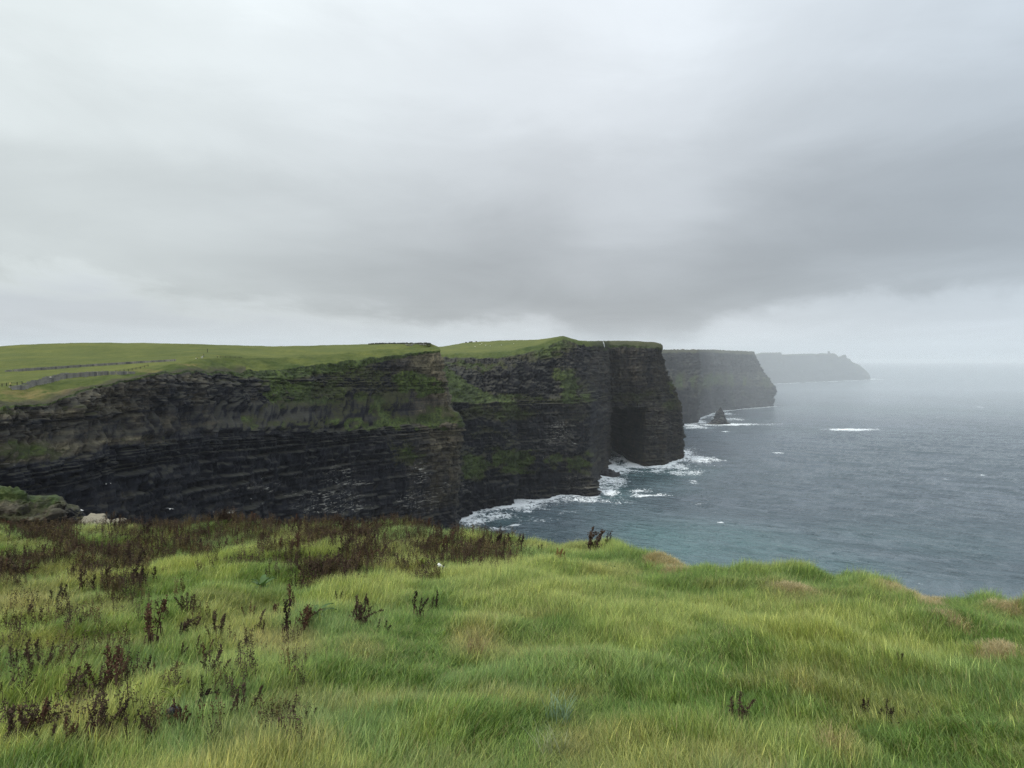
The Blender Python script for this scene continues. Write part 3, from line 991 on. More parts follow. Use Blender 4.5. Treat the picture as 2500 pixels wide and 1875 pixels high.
STRAW_UV = ((1637, 1392, 24, 18), (2235, 1470, 62, 30), (1930, 1463, 32, 12), (2315, 1540, 26, 14), (2440, 1608, 50, 14), (1590, 1372, 30, 7),
            (2020, 1408, 40, 6), (2460, 1500, 40, 12))
_flat_ground = ground_z
STRAW_XY = []
for u_, v_, ru_, rv_ in STRAW_UV:
    x_, y_ = ray_ground(u_, v_ + 6)
    STRAW_XY.append((x_, y_, max(0.35, ru_ * y_ / FPX * 1.15), max(0.45, abs(ray_ground(u_, v_ + 6 - rv_)[1] - ray_ground(u_, v_ + 6 + rv_)[1]) * 0.5)))


def straw_mask(x, y, soft=0.3):
    m_ = np.zeros(np.shape(x))
    for x_, y_, rx_, ry_ in STRAW_XY:
        m_ = np.maximum(m_, blob(np.asarray(x, float), np.asarray(y, float), x_, y_, rx_, ry_, soft))
    return m_


def ground_z(x, y):
    return _flat_ground(x, y) + 0.15 * straw_mask(x, y, 0.7)


gx = np.arange(-34, 30.01, 0.17)
gy = np.arange(-6, 46.01, 0.17)
GX, GY = np.meshgrid(gx, gy)
GZ = np.maximum(ground_z(GX, GY), CAMZ - 60)
a_ = GX / np.maximum(GY, 0.5)
tt = GY - edge_y(a_)
soil = np.clip(sstep(0.6, 2.0, tt), 0, 1)
me = np_mesh('ground', np.stack([GX, GY, GZ], -1), grid_faces(*GX.shape), {'surf': np.stack([0.9 + 0 * GX, 0.3 + 0 * GX, soil], -1).reshape(-1, 3)})
ground = tag(link('ground', me, MAT_TURF), 'grassy headland in front of the camera', kind='structure')


def on_ground(u, v):
    x, y = ray_ground(u, v)
    return x, y, float(ground_z(x, y))


# ------------------------------------------------------------------ grass
def grass_material(name, hue):
    m = bpy.data.materials.new(name)
    m.use_nodes = True
    t = NT(m.node_tree)
    ti = t.n('ShaderNodeAttribute', attribute_name='tint', attribute_type='INSTANCER')
    bl = t.n('ShaderNodeAttribute', attribute_name='blade')
    s = t.n('ShaderNodeSeparateColor', ins={0: bl.outputs['Color']})
    rnd, along, dead = s.outputs
    c = ti.outputs['Color']
    c = t.mix(t.rng(rnd, 0.0, 0.5, 0.0, 1.0), t.mix(1.0, c, (0.46, 0.56, 0.46), 'MULTIPLY'), c)
    c = t.mix(t.rng(rnd, 0.60, 1.0, 0.0, 1.0), c, t.mix(1.0, c, (1.85, 1.62, 1.45), 'MULTIPLY'))
    c = t.mix(t.math('MULTIPLY', dead, 0.8), c, hue)
    dif = t.n('ShaderNodeBsdfPrincipled', ins={'Base Color': c, 'Roughness': 0.55, 'Specular IOR Level': 0.35})
    tr = t.n('ShaderNodeBsdfTranslucent', ins={'Color': t.mix(1.0, c, (1.1, 1.15, 0.7), 'MULTIPLY')})
    mx = t.n('ShaderNodeMixShader', ins={0: 0.33, 1: dif.outputs[0], 2: tr.outputs[0]})
    t.n('ShaderNodeOutputMaterial', ins={0: mx.outputs[0]})
    return m


MAT_GRASS = grass_material('grass_blades', (0.30, 0.25, 0.11))


def tuft_mesh(seed, n=30, rad=0.14, lmin=0.15, lmax=0.335, wid=0.0072, spread=52, lean=(0.5, 1.15), deadp=0.08):
    r = np.random.default_rng(seed)
    V, F, A = [], [], []
    for i in range(n):
        rr, th = rad * math.sqrt(r.uniform()), r.uniform(0, 2 * math.pi)
        ox, oy = rr * math.cos(th), rr * math.sin(th)
        az = math.radians(r.normal(0, spread))
        L = r.uniform(lmin, lmax)
        bend0 = r.uniform(0.0, 0.35)
        bend1 = bend0 + r.uniform(*lean)
        rn = r.uniform()
        de = 1.0 if r.uniform() < deadp else 0.0
        wv = wid * r.uniform(0.7, 1.25)
        x = z = 0.0
        base = len(V)
        nseg = 4
        face = az + math.pi / 2 + r.normal(0, 0.5)
        for k in range(nseg + 1):
            f = k / nseg
            wd = wv * (1 - f ** 1.8) * 0.5
            px, py, pz = ox + x * math.cos(az), oy + x * math.sin(az), z - 0.02
            if k < nseg:
                V.append((px + wd * math.cos(face), py + wd * math.sin(face), pz))
                V.append((px - wd * math.cos(face), py - wd * math.sin(face), pz))
                A += [(rn, f, de)] * 2
            else:
                V.append((px, py, pz))
                A.append((rn, f, de))
            b = bend0 + (bend1 - bend0) * f
            x += L / nseg * math.sin(b)
            z += L / nseg * math.cos(b)
        for k in range(nseg - 1):
            q = base + 2 * k
            F.append((q, q + 1, q + 3)); F.append((q, q + 3, q + 2))
        q = base + 2 * (nseg - 1)
        F.append((q, q + 1, q + 2))
    return np_mesh('grass_tuft', V, np.array(F), {'blade': np.array(A)}, smooth=False)


def instancer(name, pts, rotz, scl, idx, tint, meshes, mat, label, extra_tilt=None):
    """one scattered stuff object: mesh points carrying attributes, tufts set on them by geometry nodes"""
    colx = bpy.data.collections.new(name + '_tufts')
    for i, mm in enumerate(meshes):
        mm.materials.append(mat)
        o = bpy.data.objects.new('%s_tuft_%02d' % (name, i), mm)
        colx.objects.link(o)
    me = bpy.data.meshes.new(name)
    me.vertices.add(len(pts))
    me.vertices.foreach_set('co', np.asarray(pts, np.float32).ravel())
    rot = np.zeros((len(pts), 3), np.float32)
    rot[:, 2] = rotz
    if extra_tilt is not None:
        rot[:, 0] = extra_tilt
    a = me.attributes.new('rot', 'FLOAT_VECTOR', 'POINT'); a.data.foreach_set('vector', rot.ravel())
    a = me.attributes.new('scl', 'FLOAT_VECTOR', 'POINT'); a.data.foreach_set('vector', np.asarray(scl, np.float32).ravel())
    a = me.attributes.new('idx', 'INT', 'POINT'); a.data.foreach_set('value', np.asarray(idx, np.int32))
    a = me.attributes.new('tint', 'FLOAT_COLOR', 'POINT')
    a.data.foreach_set('color', np.concatenate([tint, np.ones((len(pts), 1))], 1).astype(np.float32).ravel())
    o = link(name, me, mat)
    g = bpy.data.node_groups.new(name + '_scatter', 'GeometryNodeTree')
    g.interface.new_socket('Geometry', in_out='INPUT', socket_type='NodeSocketGeometry')
    g.interface.new_socket('Geometry', in_out='OUTPUT', socket_type='NodeSocketGeometry')
    N, L = g.nodes, g.links
    gi, go = N.new('NodeGroupInput'), N.new('NodeGroupOutput')
    ip = N.new('GeometryNodeInstanceOnPoints')
    ci = N.new('GeometryNodeCollectionInfo')
    ci.inputs['Collection'].default_value = colx
    ci.inputs['Separate Children'].default_value = True
    ci.inputs['Reset Children'].default_value = True

    def named(nm, typ):
        q = N.new('GeometryNodeInputNamedAttribute')
        q.data_type = typ
        q.inputs['Name'].default_value = nm
        return q.outputs['Attribute']
    L.new(gi.outputs[0], ip.inputs['Points'])
    L.new(ci.outputs[0], ip.inputs['Instance'])
    ip.inputs['Pick Instance'].default_value = True
    L.new(named('idx', 'INT'), ip.inputs['Instance Index'])
    e2r = N.new('FunctionNodeEulerToRotation')
    L.new(named('rot', 'FLOAT_VECTOR'), e2r.inputs[0])
    L.new(e2r.outputs[0], ip.inputs['Rotation'])
    L.new(named('scl', 'FLOAT_VECTOR'), ip.inputs['Scale'])
    L.new(ip.outputs[0], go.inputs[0])
    md = o.modifiers.new('scatter', 'NODES')
    md.node_group = g
    tag(o, label, kind='stuff')
    return o


def pix(x, y, z):
    """picture position of ground points, used to lay out the patches of turf"""
    dz = z - CAMZ
    yy = y * CP - dz * SP
    zz = y * SP + dz * CP
    return 1250 + FPX * x / yy, 937.5 - FPX * zz / yy


# candidate points
NC = 165000
gy_ = 4.0 + (RNG.uniform(0, 1, NC) ** 0.62) * 25.5
gx_ = RNG.uniform(-1, 1, NC) * (1.05 * gy_ + 1.0)
keep = (gy_ < edge_y(gx_ / gy_) + 0.9)
gx_, gy_ = gx_[keep], gy_[keep]
gz_ = ground_z(gx_, gy_)
PU, PV = pix(gx_, gy_, gz_)
straw = straw_mask(gx_ + 0.25 * fbm(gx_ / .5, gy_ / .5, 3.0, 2), gy_ + 0.25 * fbm(gx_ / .5, gy_ / .5, 8.0, 2), 0.3)
n_big = fbm(gx_ / 4.5, gy_ / 3.5, 1.0, 3)
n_med = fbm(gx_ / 1.6, gy_ / 1.2, 2.0, 3)
n_dry = fbm(gx_ / 2.6, gy_ / 2.0, 5.0, 3)
C_mid = np.array([0.180, 0.255, 0.070])
C_yel = np.array([0.285, 0.320, 0.105])
C_drk = np.array([0.100, 0.170, 0.036])
C_blu = np.array([0.155, 0.235, 0.085])
C_str = np.array([0.43, 0.365, 0.215])
C_tan = np.array([0.290, 0.250, 0.105])


def lerp(a, b, f):
    return a + (b - a) * np.clip(f, 0, 1)[:, None]


yel = np.zeros_like(PU)
for cx, cy, rx, ry, s in ((1200, 1475, 420, 40, .8), (1900, 1580, 420, 60, .55), (2150, 1620, 250, 60, .6), (700, 1440, 90, 22, .6), (150, 1500, 190, 40, .5),
                          (1500, 1600, 260, 70, .5), (830, 1440, 120, 20, .5), (1150, 1420, 80, 22, .7), (2320, 1790, 250, 40, .5), (110, 1360, 70, 16, .7)):
    yel = np.maximum(yel, s * blob(PU, PV, cx, cy, rx, ry, 0.8))
drk = np.zeros_like(PU)
for cx, cy, rx, ry, s in ((1720, 1450, 220, 34, .9), (2080, 1480, 160, 34, .8), (2350, 1520, 120, 44, .95), (2420, 1570, 130, 24, .8), (1600, 1740, 230, 80, .55),
                          (1900, 1720, 250, 110, .35), (350, 1590, 150, 26, .6), (1340, 1545, 70, 20, .7), (1180, 1300, 40, 14, .6), (1500, 1380, 120, 16, .4),
                          (1980, 1420, 80, 18, .8), (2160, 1430, 60, 16, .7), (250, 1560, 120, 24, .4), (2180, 1760, 260, 60, .4)):
    drk = np.maximum(drk, s * blob(PU, PV, cx, cy, rx, ry, 0.8))
tint = np.repeat(C_mid[None], len(PU), 0)
tint = lerp(tint, C_yel, 0.25 + 0.55 * n_big + 0.35 * n_med)
tint = lerp(tint, C_yel, yel)
tint = lerp(tint, C_blu, 0.9 * sstep(0.1, 0.6, fbm(gx_ / 3.0, gy_ / 2.2, 9.0, 3)) * (1 - yel))
tint = lerp(tint, C_drk, drk + 0.75 * sstep(0.10, 0.55, -n_med) + 0.35 * sstep(0.1, 0.6, -n_big))
tint = lerp(tint, C_tan, 0.35 * sstep(0.35, 0.75, n_dry))
tanb = np.zeros_like(PU)
for cx, cy, rx, ry, s in ((690, 1590, 90, 34, .9), (1150, 1575, 60, 40, .9), (90, 1490, 130, 34, .7), (880, 1600, 50, 26, .6), (260, 1500, 60, 22, .6),
                          (2050, 1850, 60, 40, .8), (1960, 1700, 40, 40, .5), (1390, 1840, 60, 40, .5), (180, 1790, 90, 30, .6), (1545, 1457, 40, 10, .5),
                          (250, 1820, 50, 40, .6), (780, 1840, 60, 20, .4), (1740, 1440, 60, 10, .4)):
    tanb = np.maximum(tanb, s * blob(PU, PV, cx, cy, rx, ry, 0.6))
tint = lerp(tint, C_tan, 0.7 * tanb)
tint = tint * RNG.uniform(0.78, 1.36, (len(PU), 1))
# wind combs the sward: to the right on the left side and along the lip, back to the left in the lower right
right_lower = sstep(-0.05, 0.22, gx_ / gy_) * sstep(17, 12, gy_)
ang = np.radians(18) + 0.75 * fbm(gx_ / 3.5, gy_ / 3.0, 4.0, 2)
ang = ang * (1 - right_lower) + right_lower * (np.radians(148) + 0.9 * fbm(gx_ / 2.5, gy_ / 2.5, 6.0, 2))
ang = ang + RNG.normal(0, 0.30, len(ang))
hN = np.clip(0.92 + 0.32 * n_med + 0.15 * n_big, 0.55, 1.4)
tE = gy_ - edge_y(gx_ / gy_)
hN = hN * (1 + 0.10 * np.exp(-((tE + 0.8) / 1.2) ** 2) * (gx_ / gy_ > -0.1))
thick = np.zeros_like(PU)
for cx, cy, rx, ry in ((60, 1320, 90, 40), (60, 1410, 110, 40), (270, 1350, 110, 40), (450, 1325, 170, 40), (640, 1315, 110, 34), (800, 1320, 130, 40),
                       (880, 1375, 120, 40), (1050, 1335, 90, 45), (1200, 1360, 80, 34), (700, 1375, 80, 26), (820, 1415, 60, 20)):
    thick = np.maximum(thick, blob(PU, PV, cx, cy, rx, ry, 0.6))
thick *= np.clip(0.75 + 0.6 * n_med, 0, 1)
tint = tint * (1.20 - 0.28 * thick)[:, None]
hN = hN * (1 - 0.22 * thick)
sxy = 1.0 + 0.012 * (gy_ - 8)
scl = np.stack([sxy, sxy, sxy * hN], -1) * RNG.uniform(0.85, 1.2, (len(PU), 1))
green = straw < 0.35 + 0.3 * RNG.uniform(-1, 1, len(PU))
# sparse green tufts stand among the withered docks too
tufts = [tuft_mesh(100 + i) for i in range(10)] + [tuft_mesh(130 + i, spread=80, lean=(0.3, 1.0), lmin=0.2, lmax=0.38) for i in range(4)] \
    + [tuft_mesh(150 + i, n=12, wid=0.0105, spread=85, lean=(0.6, 1.4), lmin=0.20, lmax=0.38, deadp=0.3) for i in range(4)]
idx = RNG.integers(0, 10, len(PU))
up = RNG.uniform(size=len(PU)) < 0.16 + 0.5 * np.clip(right_lower, 0, 1) * 0.4
idx = np.where(up, RNG.integers(10, 14, len(PU)), idx)
broad = RNG.uniform(size=len(PU)) < 0.10 + 0.16 * sstep(-0.1, 0.5, fbm(gx_ / 2.2, gy_ / 2.2, 12.0, 3)) * sstep(-0.3, 0.0, gx_ / gy_)
idx = np.where(broad, RNG.integers(14, 18, len(PU)), idx)
tint = np.where(broad[:, None], lerp(tint * 1.2, np.array([0.34, 0.38, 0.14]), np.full(len(PU), 0.25)), tint)
P_ = np.stack([gx_, gy_, gz_], -1)
instancer('grass', P_[green], ang[green], scl[green], idx[green], tint[green], tufts, MAT_GRASS,
          'long wind combed grass covering the headland')
# dead matted straw where the turf is bare
st = (straw > 0.15) & (RNG.uniform(size=len(PU)) < 0.9)
stufts = [tuft_mesh(170 + i, n=26, rad=0.16, lmin=0.12, lmax=0.26, wid=0.006, spread=110, lean=(1.0, 1.6), deadp=0.3) for i in range(4)]
stc = np.repeat(C_str[None], st.sum(), 0) * RNG.uniform(0.7, 1.25, (st.sum(), 1))
Pst = np.repeat(P_[st], 2, 0) + RNG.normal(0, 0.08, (2 * st.sum(), 3)) * [1, 1, 0]
Pst[:, 2] = ground_z(Pst[:, 0], Pst[:, 1])
instancer('dead_grass', Pst, RNG.uniform(0, 6.28, len(Pst)), np.ones((len(Pst), 3)), RNG.integers(0, 4, len(Pst)), np.repeat(stc, 2, 0), stufts,
          MAT_GRASS, 'matted straw coloured dead grass in bare patches near the edge')

# ------------------------------------------------------------------ small builders for things
def flat_mat(name, col, rough=0.8, spec=0.3, var=0.25, scale=3.0, transl=0.0):
    m = bpy.data.materials.new(name)
    m.use_nodes = True
    t = NT(m.node_tree)
    co = t.n('ShaderNodeTexCoord').outputs['Object']
    n = t.noise(co, scale, 4, 0.6)
    c = t.mix(n, tuple(x * (1 - var) for x in col), tuple(min(1, x * (1 + var)) for x in col))
    b = t.n('ShaderNodeBsdfPrincipled', ins={'Base Color': c, 'Roughness': rough, 'Specular IOR Level': spec})
    out = b.outputs[0]
    if transl:
        tr = t.n('ShaderNodeBsdfTranslucent', ins={'Color': c})
        out = t.n('ShaderNodeMixShader', ins={0: transl, 1: out, 2: tr.outputs[0]}).outputs[0]
    t.n('ShaderNodeOutputMaterial', ins={0: out})
    return m


M_FLAG = flat_mat('grey_flagstone', (0.22, 0.21, 0.19), 0.85, 0.2, 0.45, 1.3)
M_FLAG_MID = flat_mat('mid_flagstone', (0.185, 0.178, 0.165), 0.85, 0.2, 0.45, 1.3)
M_FLAG_DARK = flat_mat('dark_flagstone', (0.12, 0.117, 0.112), 0.85, 0.2, 0.4, 1.3)
M_FLAG_PALE = flat_mat('pale_flagstone', (0.34, 0.34, 0.26), 0.85, 0.2, 0.45, 1.3)
M_FLAG_PALE2 = flat_mat('buff_flagstone', (0.28, 0.28, 0.21), 0.85, 0.2, 0.45, 1.3)
M_WOOD = flat_mat('dark_wood', (0.045, 0.042, 0.034), 0.9, 0.2)
M_STONE = flat_mat('field_stone', (0.20, 0.20, 0.17), 0.9, 0.2, 0.4, 1.0)
M_PALEROCK = flat_mat('pale_sandstone', (0.205, 0.185, 0.135), 0.9, 0.2, 0.28, 4.0)
M_TOWER = flat_mat('tower_masonry', (0.10, 0.098, 0.092), 0.9, 0.2, 0.3, 0.5)
M_WHITE = flat_mat('white_feathers', (0.72, 0.72, 0.70), 0.8, 0.2, 0.1)
M_GREYW = flat_mat('grey_feathers', (0.42, 0.44, 0.46), 0.8, 0.2, 0.1)
M_WOOL = flat_mat('wool', (0.68, 0.66, 0.60), 0.95, 0.1, 0.1)
M_SPRAY = flat_mat('white_spray', (0.55, 0.57, 0.58), 0.9, 0.2, 0.15)
M_PAPER = flat_mat('white_paper', (0.80, 0.80, 0.78), 0.5, 0.4, 0.06, 20)
M_PAPER2 = flat_mat('grey_paper', (0.55, 0.56, 0.58), 0.5, 0.4, 0.06, 20)
M_BLACK = flat_mat('black_stone', (0.010, 0.011, 0.016), 0.55, 0.4, 0.3, 9)
M_STEM = flat_mat('dead_stem', (0.050, 0.030, 0.020), 0.9, 0.15, 0.3, 9)
M_SEED = flat_mat('dead_seed', (0.062, 0.042, 0.030), 0.95, 0.1, 0.55, 30)
M_SEED_RED = flat_mat('reddish_seed', (0.082, 0.044, 0.029), 0.95, 0.1, 0.45, 30)
M_SEED_BLACK = flat_mat('black_seed', (0.032, 0.022, 0.018), 0.95, 0.1, 0.5, 30)
M_GOLD = flat_mat('golden_dead_leaf', (0.17, 0.105, 0.038), 0.9, 0.15, 0.5, 20)
M_LEAF = flat_mat('broad_leaf', (0.062, 0.125, 0.024), 0.5, 0.4, 0.3, 6, 0.3)
M_LEAF_Y = flat_mat('yellow_green_leaf', (0.21, 0.26, 0.045), 0.6, 0.3, 0.3, 6, 0.3)
M_BUSH = flat_mat('skyline_bush', (0.030, 0.036, 0.018), 0.9, 0.1)


class MB:
    def __init__(self):
        self.v, self.f = [], []

    def box(self, c, s, rz=0.0, jit=0.0, taper=1.0):
        b = len(self.v)
        ca, sa = math.cos(rz), math.sin(rz)
        for k in (-1, 1):
            tp = taper if k == 1 else 1.0
            for i, j in ((-1, -1), (1, -1), (1, 1), (-1, 1)):
                x, y, z = i * s[0] / 2 * tp, j * s[1] / 2 * tp, k * s[2] / 2
                x += random.uniform(-jit, jit); y += random.uniform(-jit, jit); z += random.uniform(-jit, jit)
                self.v.append((c[0] + x * ca - y * sa, c[1] + x * sa + y * ca, c[2] + z))
        for q in ((3, 2, 1, 0), (4, 5, 6, 7), (0, 1, 5, 4), (1, 2, 6, 5), (2, 3, 7, 6), (3, 0, 4, 7)):
            self.f.append(tuple(b + i for i in q))
        return self

    def tube(self, pts, rad, n=5):
        b = len(self.v)
        pts = [Vector(p) for p in pts]
        for i, p in enumerate(pts):
            d = (pts[min(i + 1, len(pts) - 1)] - pts[max(i - 1, 0)]).normalized()
            a = d.orthogonal().normalized()
            c = d.cross(a)
            r = rad[i] if hasattr(rad, '__len__') else rad
            for k in range(n):
                th = 2 * math.pi * k / n
                self.v.append(tuple(p + r * (math.cos(th) * a + math.sin(th) * c)))
        for i in range(len(pts) - 1):
            for k in range(n):
                k2 = (k + 1) % n
                self.f.append((b + i * n + k, b + i * n + k2, b + (i + 1) * n + k2, b + (i + 1) * n + k))
        self.f.append(tuple(b + k for k in range(n))[::-1])
        self.f.append(tuple(b + (len(pts) - 1) * n + k for k in range(n)))
        return self

    def quad(self, a, b_, c, d):
        b = len(self.v)
        self.v += [tuple(a), tuple(b_), tuple(c), tuple(d)]
        self.f.append((b, b + 1, b + 2, b + 3))
        return self

    def lump(self, c, s, seed=0, n=9, rough=0.22):
        b = len(self.v)
        for i in range(n + 1):
            th = math.pi * i / n
            for k in range(2 * n):
                ph = math.pi * k / n
                x, y, z = math.sin(th) * math.cos(ph), math.sin(th) * math.sin(ph), math.cos(th)
                q = 1 + rough * float(fbm(x * 1.7 + seed * 3.1, y * 1.7, z * 1.7, 3))
                self.v.append((c[0] + s[0] * x * q, c[1] + s[1] * y * q, c[2] + s[2] * z * q))
        for i in range(n):
            for k in range(2 * n):
                k2 = (k + 1) % (2 * n)
                self.f.append((b + i * 2 * n + k, b + (i + 1) * 2 * n + k, b + (i + 1) * 2 * n + k2, b + i * 2 * n + k2))
        return self

    def mesh(self, name, mat, smooth=False):
        me = bpy.data.meshes.new(name)
        me.from_pydata(self.v, [], self.f)
        if smooth:
            me.polygons.foreach_set('use_smooth', [True] * len(me.polygons))
        me.materials.append(mat)
        me.update()
        return me

    def build(self, name, mat, parent=None, smooth=False):
        return link(name, self.mesh(name, mat, smooth), None, parent)


def hit(bvh, u, v, dmin=20.0):
    ax, az = ray(u, v)
    d = Vector((float(ax), 1.0, float(az)))
    dn = d.normalized()
    loc, nrm, i, dist = bvh.ray_cast(Vector((0, 0, CAMZ)) + dn * dmin, dn, 20000)
    return loc


def drop(bvh, x, y):
    loc, nrm, i, dist = bvh.ray_cast(Vector((x, y, 1000)), Vector((0, 0, -1)), 2000)
    return loc.z if loc else CAMZ


# ------------------------------------------------------------------ the sea stack and far tower
stack_lv = [(1042, 1731, 1786), (1036, 1733, 1784), (1031, 1737, 1781), (1026, 1742, 1778), (1020, 1747, 1774.5), (1013, 1749, 1771),
            (1007, 1750.5, 1768.5), (1003, 1755, 1766), (1000, 1757.5, 1764.5), (997, 1759.5, 1763), (994.5, 1761, 1762.2)]
ds = bd(1035)[1]
rings = []
nR = 48
for i in range(61):
    f = i / 60 * (len(stack_lv) - 1)
    k = min(int(f), len(stack_lv) - 2)
    vL, uL, uR = [stack_lv[k][j] * (1 - f + k) + stack_lv[k + 1][j] * (f - k) for j in range(3)]
    p0, p1 = unproj(uL, vL, ds), unproj(uR, vL, ds)
    cx, hw, z = (p0[0] + p1[0]) / 2, (p1[0] - p0[0]) / 2, p0[2]
    th = np.linspace(0, 2 * math.pi, nR, endpoint=False)
    nz = 1 + 0.30 * fbm(np.cos(th) * 2, np.sin(th) * 2 + z / 14, z / 9, 3) + 0.10 * vnoise(np.cos(th) * 3, np.sin(th) * 3, z / 1.6)
    rings.append(np.stack([cx + hw * np.cos(th) * nz, ds + 0.85 * hw * np.sin(th) * nz + 6, z + 0 * th], -1))
Rg = np.array(rings)
fc = []
for i in range(len(Rg) - 1):
    for k in range(nR):
        k2 = (k + 1) % nR
        fc.append((i * nR + k, i * nR + k2, (i + 1) * nR + k2, (i + 1) * nR + k))
sf = np.zeros((Rg.shape[0] * nR, 3)); sf[:, 1] = 0.15
tag(link('sea_stack', np_mesh('sea_stack', Rg.reshape(-1, 3), np.array(fc), {'surf': sf}, smooth=False), MAT_ROCK),
    'dark pointed sea stack standing in surf in front of the hazy cliff', 'sea stack')

# low wave-washed rocks at the foot of the middle cliff
for u, v, w_, h_, lb in ((1497, 1160, 34, 9, 'low dark rock ledge in foam left of the cave mouth'),
                         (1440, 1206, 16, 5, 'small dark rock at the foot of the middle cliff, nearest the green bay'),
                         (1650, 1112, 10, 2.5, 'small black rock in the foam at the outer point of the middle cliff')):
    x, y = sea_at(u, v)
    mb = MB()
    for q in range(5):
        mb.lump((x + random.uniform(-.5, .5) * w_, y + random.uniform(-3, 6), 0), (w_ * .3, 7, h_ * random.uniform(.5, 1)), q + u, 8, 0.5)
    o = mb.build('shore_rock', flat_mat('wet_rock', (0.022, 0.021, 0.024), 0.6, 0.4, 0.4, .2))
    tag(o, lb, 'rock')

p = hit(bvhD, 2023.5, 864.4) or Vector(unproj(2023.5, 864.4, 5600))
tw = empty('ruined_tower', p)
tag(tw, 'small square ruined tower on the farthest headland', 'tower')
MB().box((0, 0, 8), (13.0, 13.0, 20), taper=0.93).build('tower_wall', M_TOWER, tw)
mb = MB()
for i, j in ((-1, 0), (1, 0), (0, -1), (0, 1)):
    mb.box((i * 6.4, j * 6.4, 19.4), (2.4 if i else 15, 2.4 if j else 15, 3.6))
mb.build('parapet', M_TOWER, tw)

# water blown back over the rim of the middle cliff
pw = [unproj(1472.6 + 3.4 * (i / 7) ** 0.8, 834.5 + 13.5 * i / 7, 1024 - 6 * i / 7) for i in range(8)]
mb = MB().tube(pw, [0.5, 0.6, 0.65, 0.6, 0.55, 0.5, 0.4, 0.25], 7)
tag(mb.build('waterfall', M_SPRAY, None, True), 'thin white waterfall spilling over the rim above the sea cave', 'waterfall')

# ------------------------------------------------------------------ walls, fences and walkers on the near cliff
flag_meshes = {}


def flag_wall(name, label, bot, top, mats, step, thick, back=0.0, cat='wall'):
    root = None
    us = [b[0] for b in bot]
    u = us[0]
    k = 0
    while u < us[-1]:
        vb = np.interp(u, us, [b[1] for b in bot])
        vt = np.interp(u, [b[0] for b in top], [b[1] for b in top])
        P0 = hit(bvhA, u, vb)
        if P0 is None:
            u += 2
            continue
        y = P0.y + back
        du = step * random.uniform(0.75, 1.3) * FPX / y
        ztop = unproj(u + du / 2, vt, y)[2]
        zb = P0.z - 0.3
        w_ = du * y / FPX * 0.96
        slope = (np.interp(u + du, us, [b[1] for b in bot]) - vb) * y / FPX
        if root is None:
            root = empty(name, (P0.x, y, P0.z))
            tag(root, label, cat)
            ox, oy, oz = P0.x, y, P0.z
        h = max(0.5, ztop - zb)
        key = (name, k % 7)
        if key not in flag_meshes:
            flag_meshes[key] = MB().box((0, 0, 0.5), (1, 1, 1), 0, 0.035).mesh('flagstone', mats[k % len(mats)])
        o = link('flagstone', flag_meshes[key], None, root)
        P1 = hit(bvhA, u + du, np.interp(u + du, us, [b[1] for b in bot])) or P0
        an = math.atan2(P1.y - P0.y, max(0.2, P1.x - P0.x))
        an = max(-0.9, min(0.9, an))
        o.location = (unproj(u + du / 2, vb, y)[0] - ox, y - oy, zb - oz)
        o.rotation_euler = (random.gauss(0, 0.02), random.gauss(0, 0.02), an)
        o.scale = (w_ * 1.02 / max(0.6, math.cos(an)), thick, h * random.uniform(0.96, 1.05))
        u += du
        k += 1
    return root


front_bot = [(20, 946), (32.5, 950), (46.7, 950.6), (65, 946.8), (87, 939.7), (108.5, 936), (128, 931.6), (146.5, 926.7), (163, 923.5), (184, 921.3),
             (217, 919), (243, 916.5), (287, 914), (327, 911.6)]
front_top = [(20, 943), (46.7, 940.8), (65, 940), (78, 935), (90, 930.5), (108.5, 929), (122.6, 922.4), (128, 920.7), (145, 919.7), (163, 911.5),
             (184, 910.4), (217, 907.7), (243, 906.7), (287, 906), (327, 907)]
flag_wall('flagstone_wall', 'long grey flagstone wall stepping up beside the clifftop path, nearest the cliff rim', front_bot, front_top,
          [M_FLAG, M_FLAG_MID, M_FLAG, M_FLAG_MID, M_FLAG_DARK, M_FLAG_MID, M_FLAG], 0.7, 0.14)
flag_wall('flagstone_wall', 'short dark flagstone wall behind the stepped path wall',
          [(52, 943), (75, 938), (108, 930), (150, 919), (165, 914)],
          [(52, 938), (75, 928.6), (90, 928.4), (108.5, 919), (122.6, 918.6), (150, 910.5), (165, 910)], [M_FLAG_DARK], 0.95, 0.16, 2.6)
flag_wall('flagstone_wall', 'long pale flagstone field wall running across the pasture',
          [(12, 907.5), (49, 906.6), (108.5, 902.8), (200, 895.8), (260, 892), (319, 888), (366, 885), (428, 881.8)],
          [(12, 904.5), (49, 900), (108.5, 896.3), (200, 890.5), (260, 886.6), (319, 882.8), (366, 880.4), (428, 877)],
          [M_FLAG_PALE, M_FLAG_PALE2, M_FLAG_PALE, M_FLAG_PALE2, M_FLAG, M_FLAG_PALE, M_FLAG_PALE2], 0.75, 0.2)


def rail_fence(label, posts, h, bvh=None, back=0.0):
    bvh = bvh or bvhA
    P = []
    for u, v in posts:
        q = hit(bvh, u, v)
        if q is not None:
            P.append(Vector((q.x, q.y + back, drop(bvh, q.x, q.y + back))))
    root = empty('post_and_rail_fence', P[0])
    tag(root, label, 'fence')
    pm = MB().box((0, 0, h / 2 - 0.15), (0.16, 0.16, h + 0.3)).mesh('post', M_WOOD)
    for q in P:
        o = link('post', pm, None, root)
        o.location = q - P[0]
    for hh in (h * 0.92, h * 0.55):
        for a, b in zip(P[:-1], P[1:]):
            m_ = MB().tube([a - P[0] + Vector((0, -0.1, hh)), b - P[0] + Vector((0, -0.1, hh))], 0.05, 4)
            m_.build('rail', M_WOOD, root)
    return root


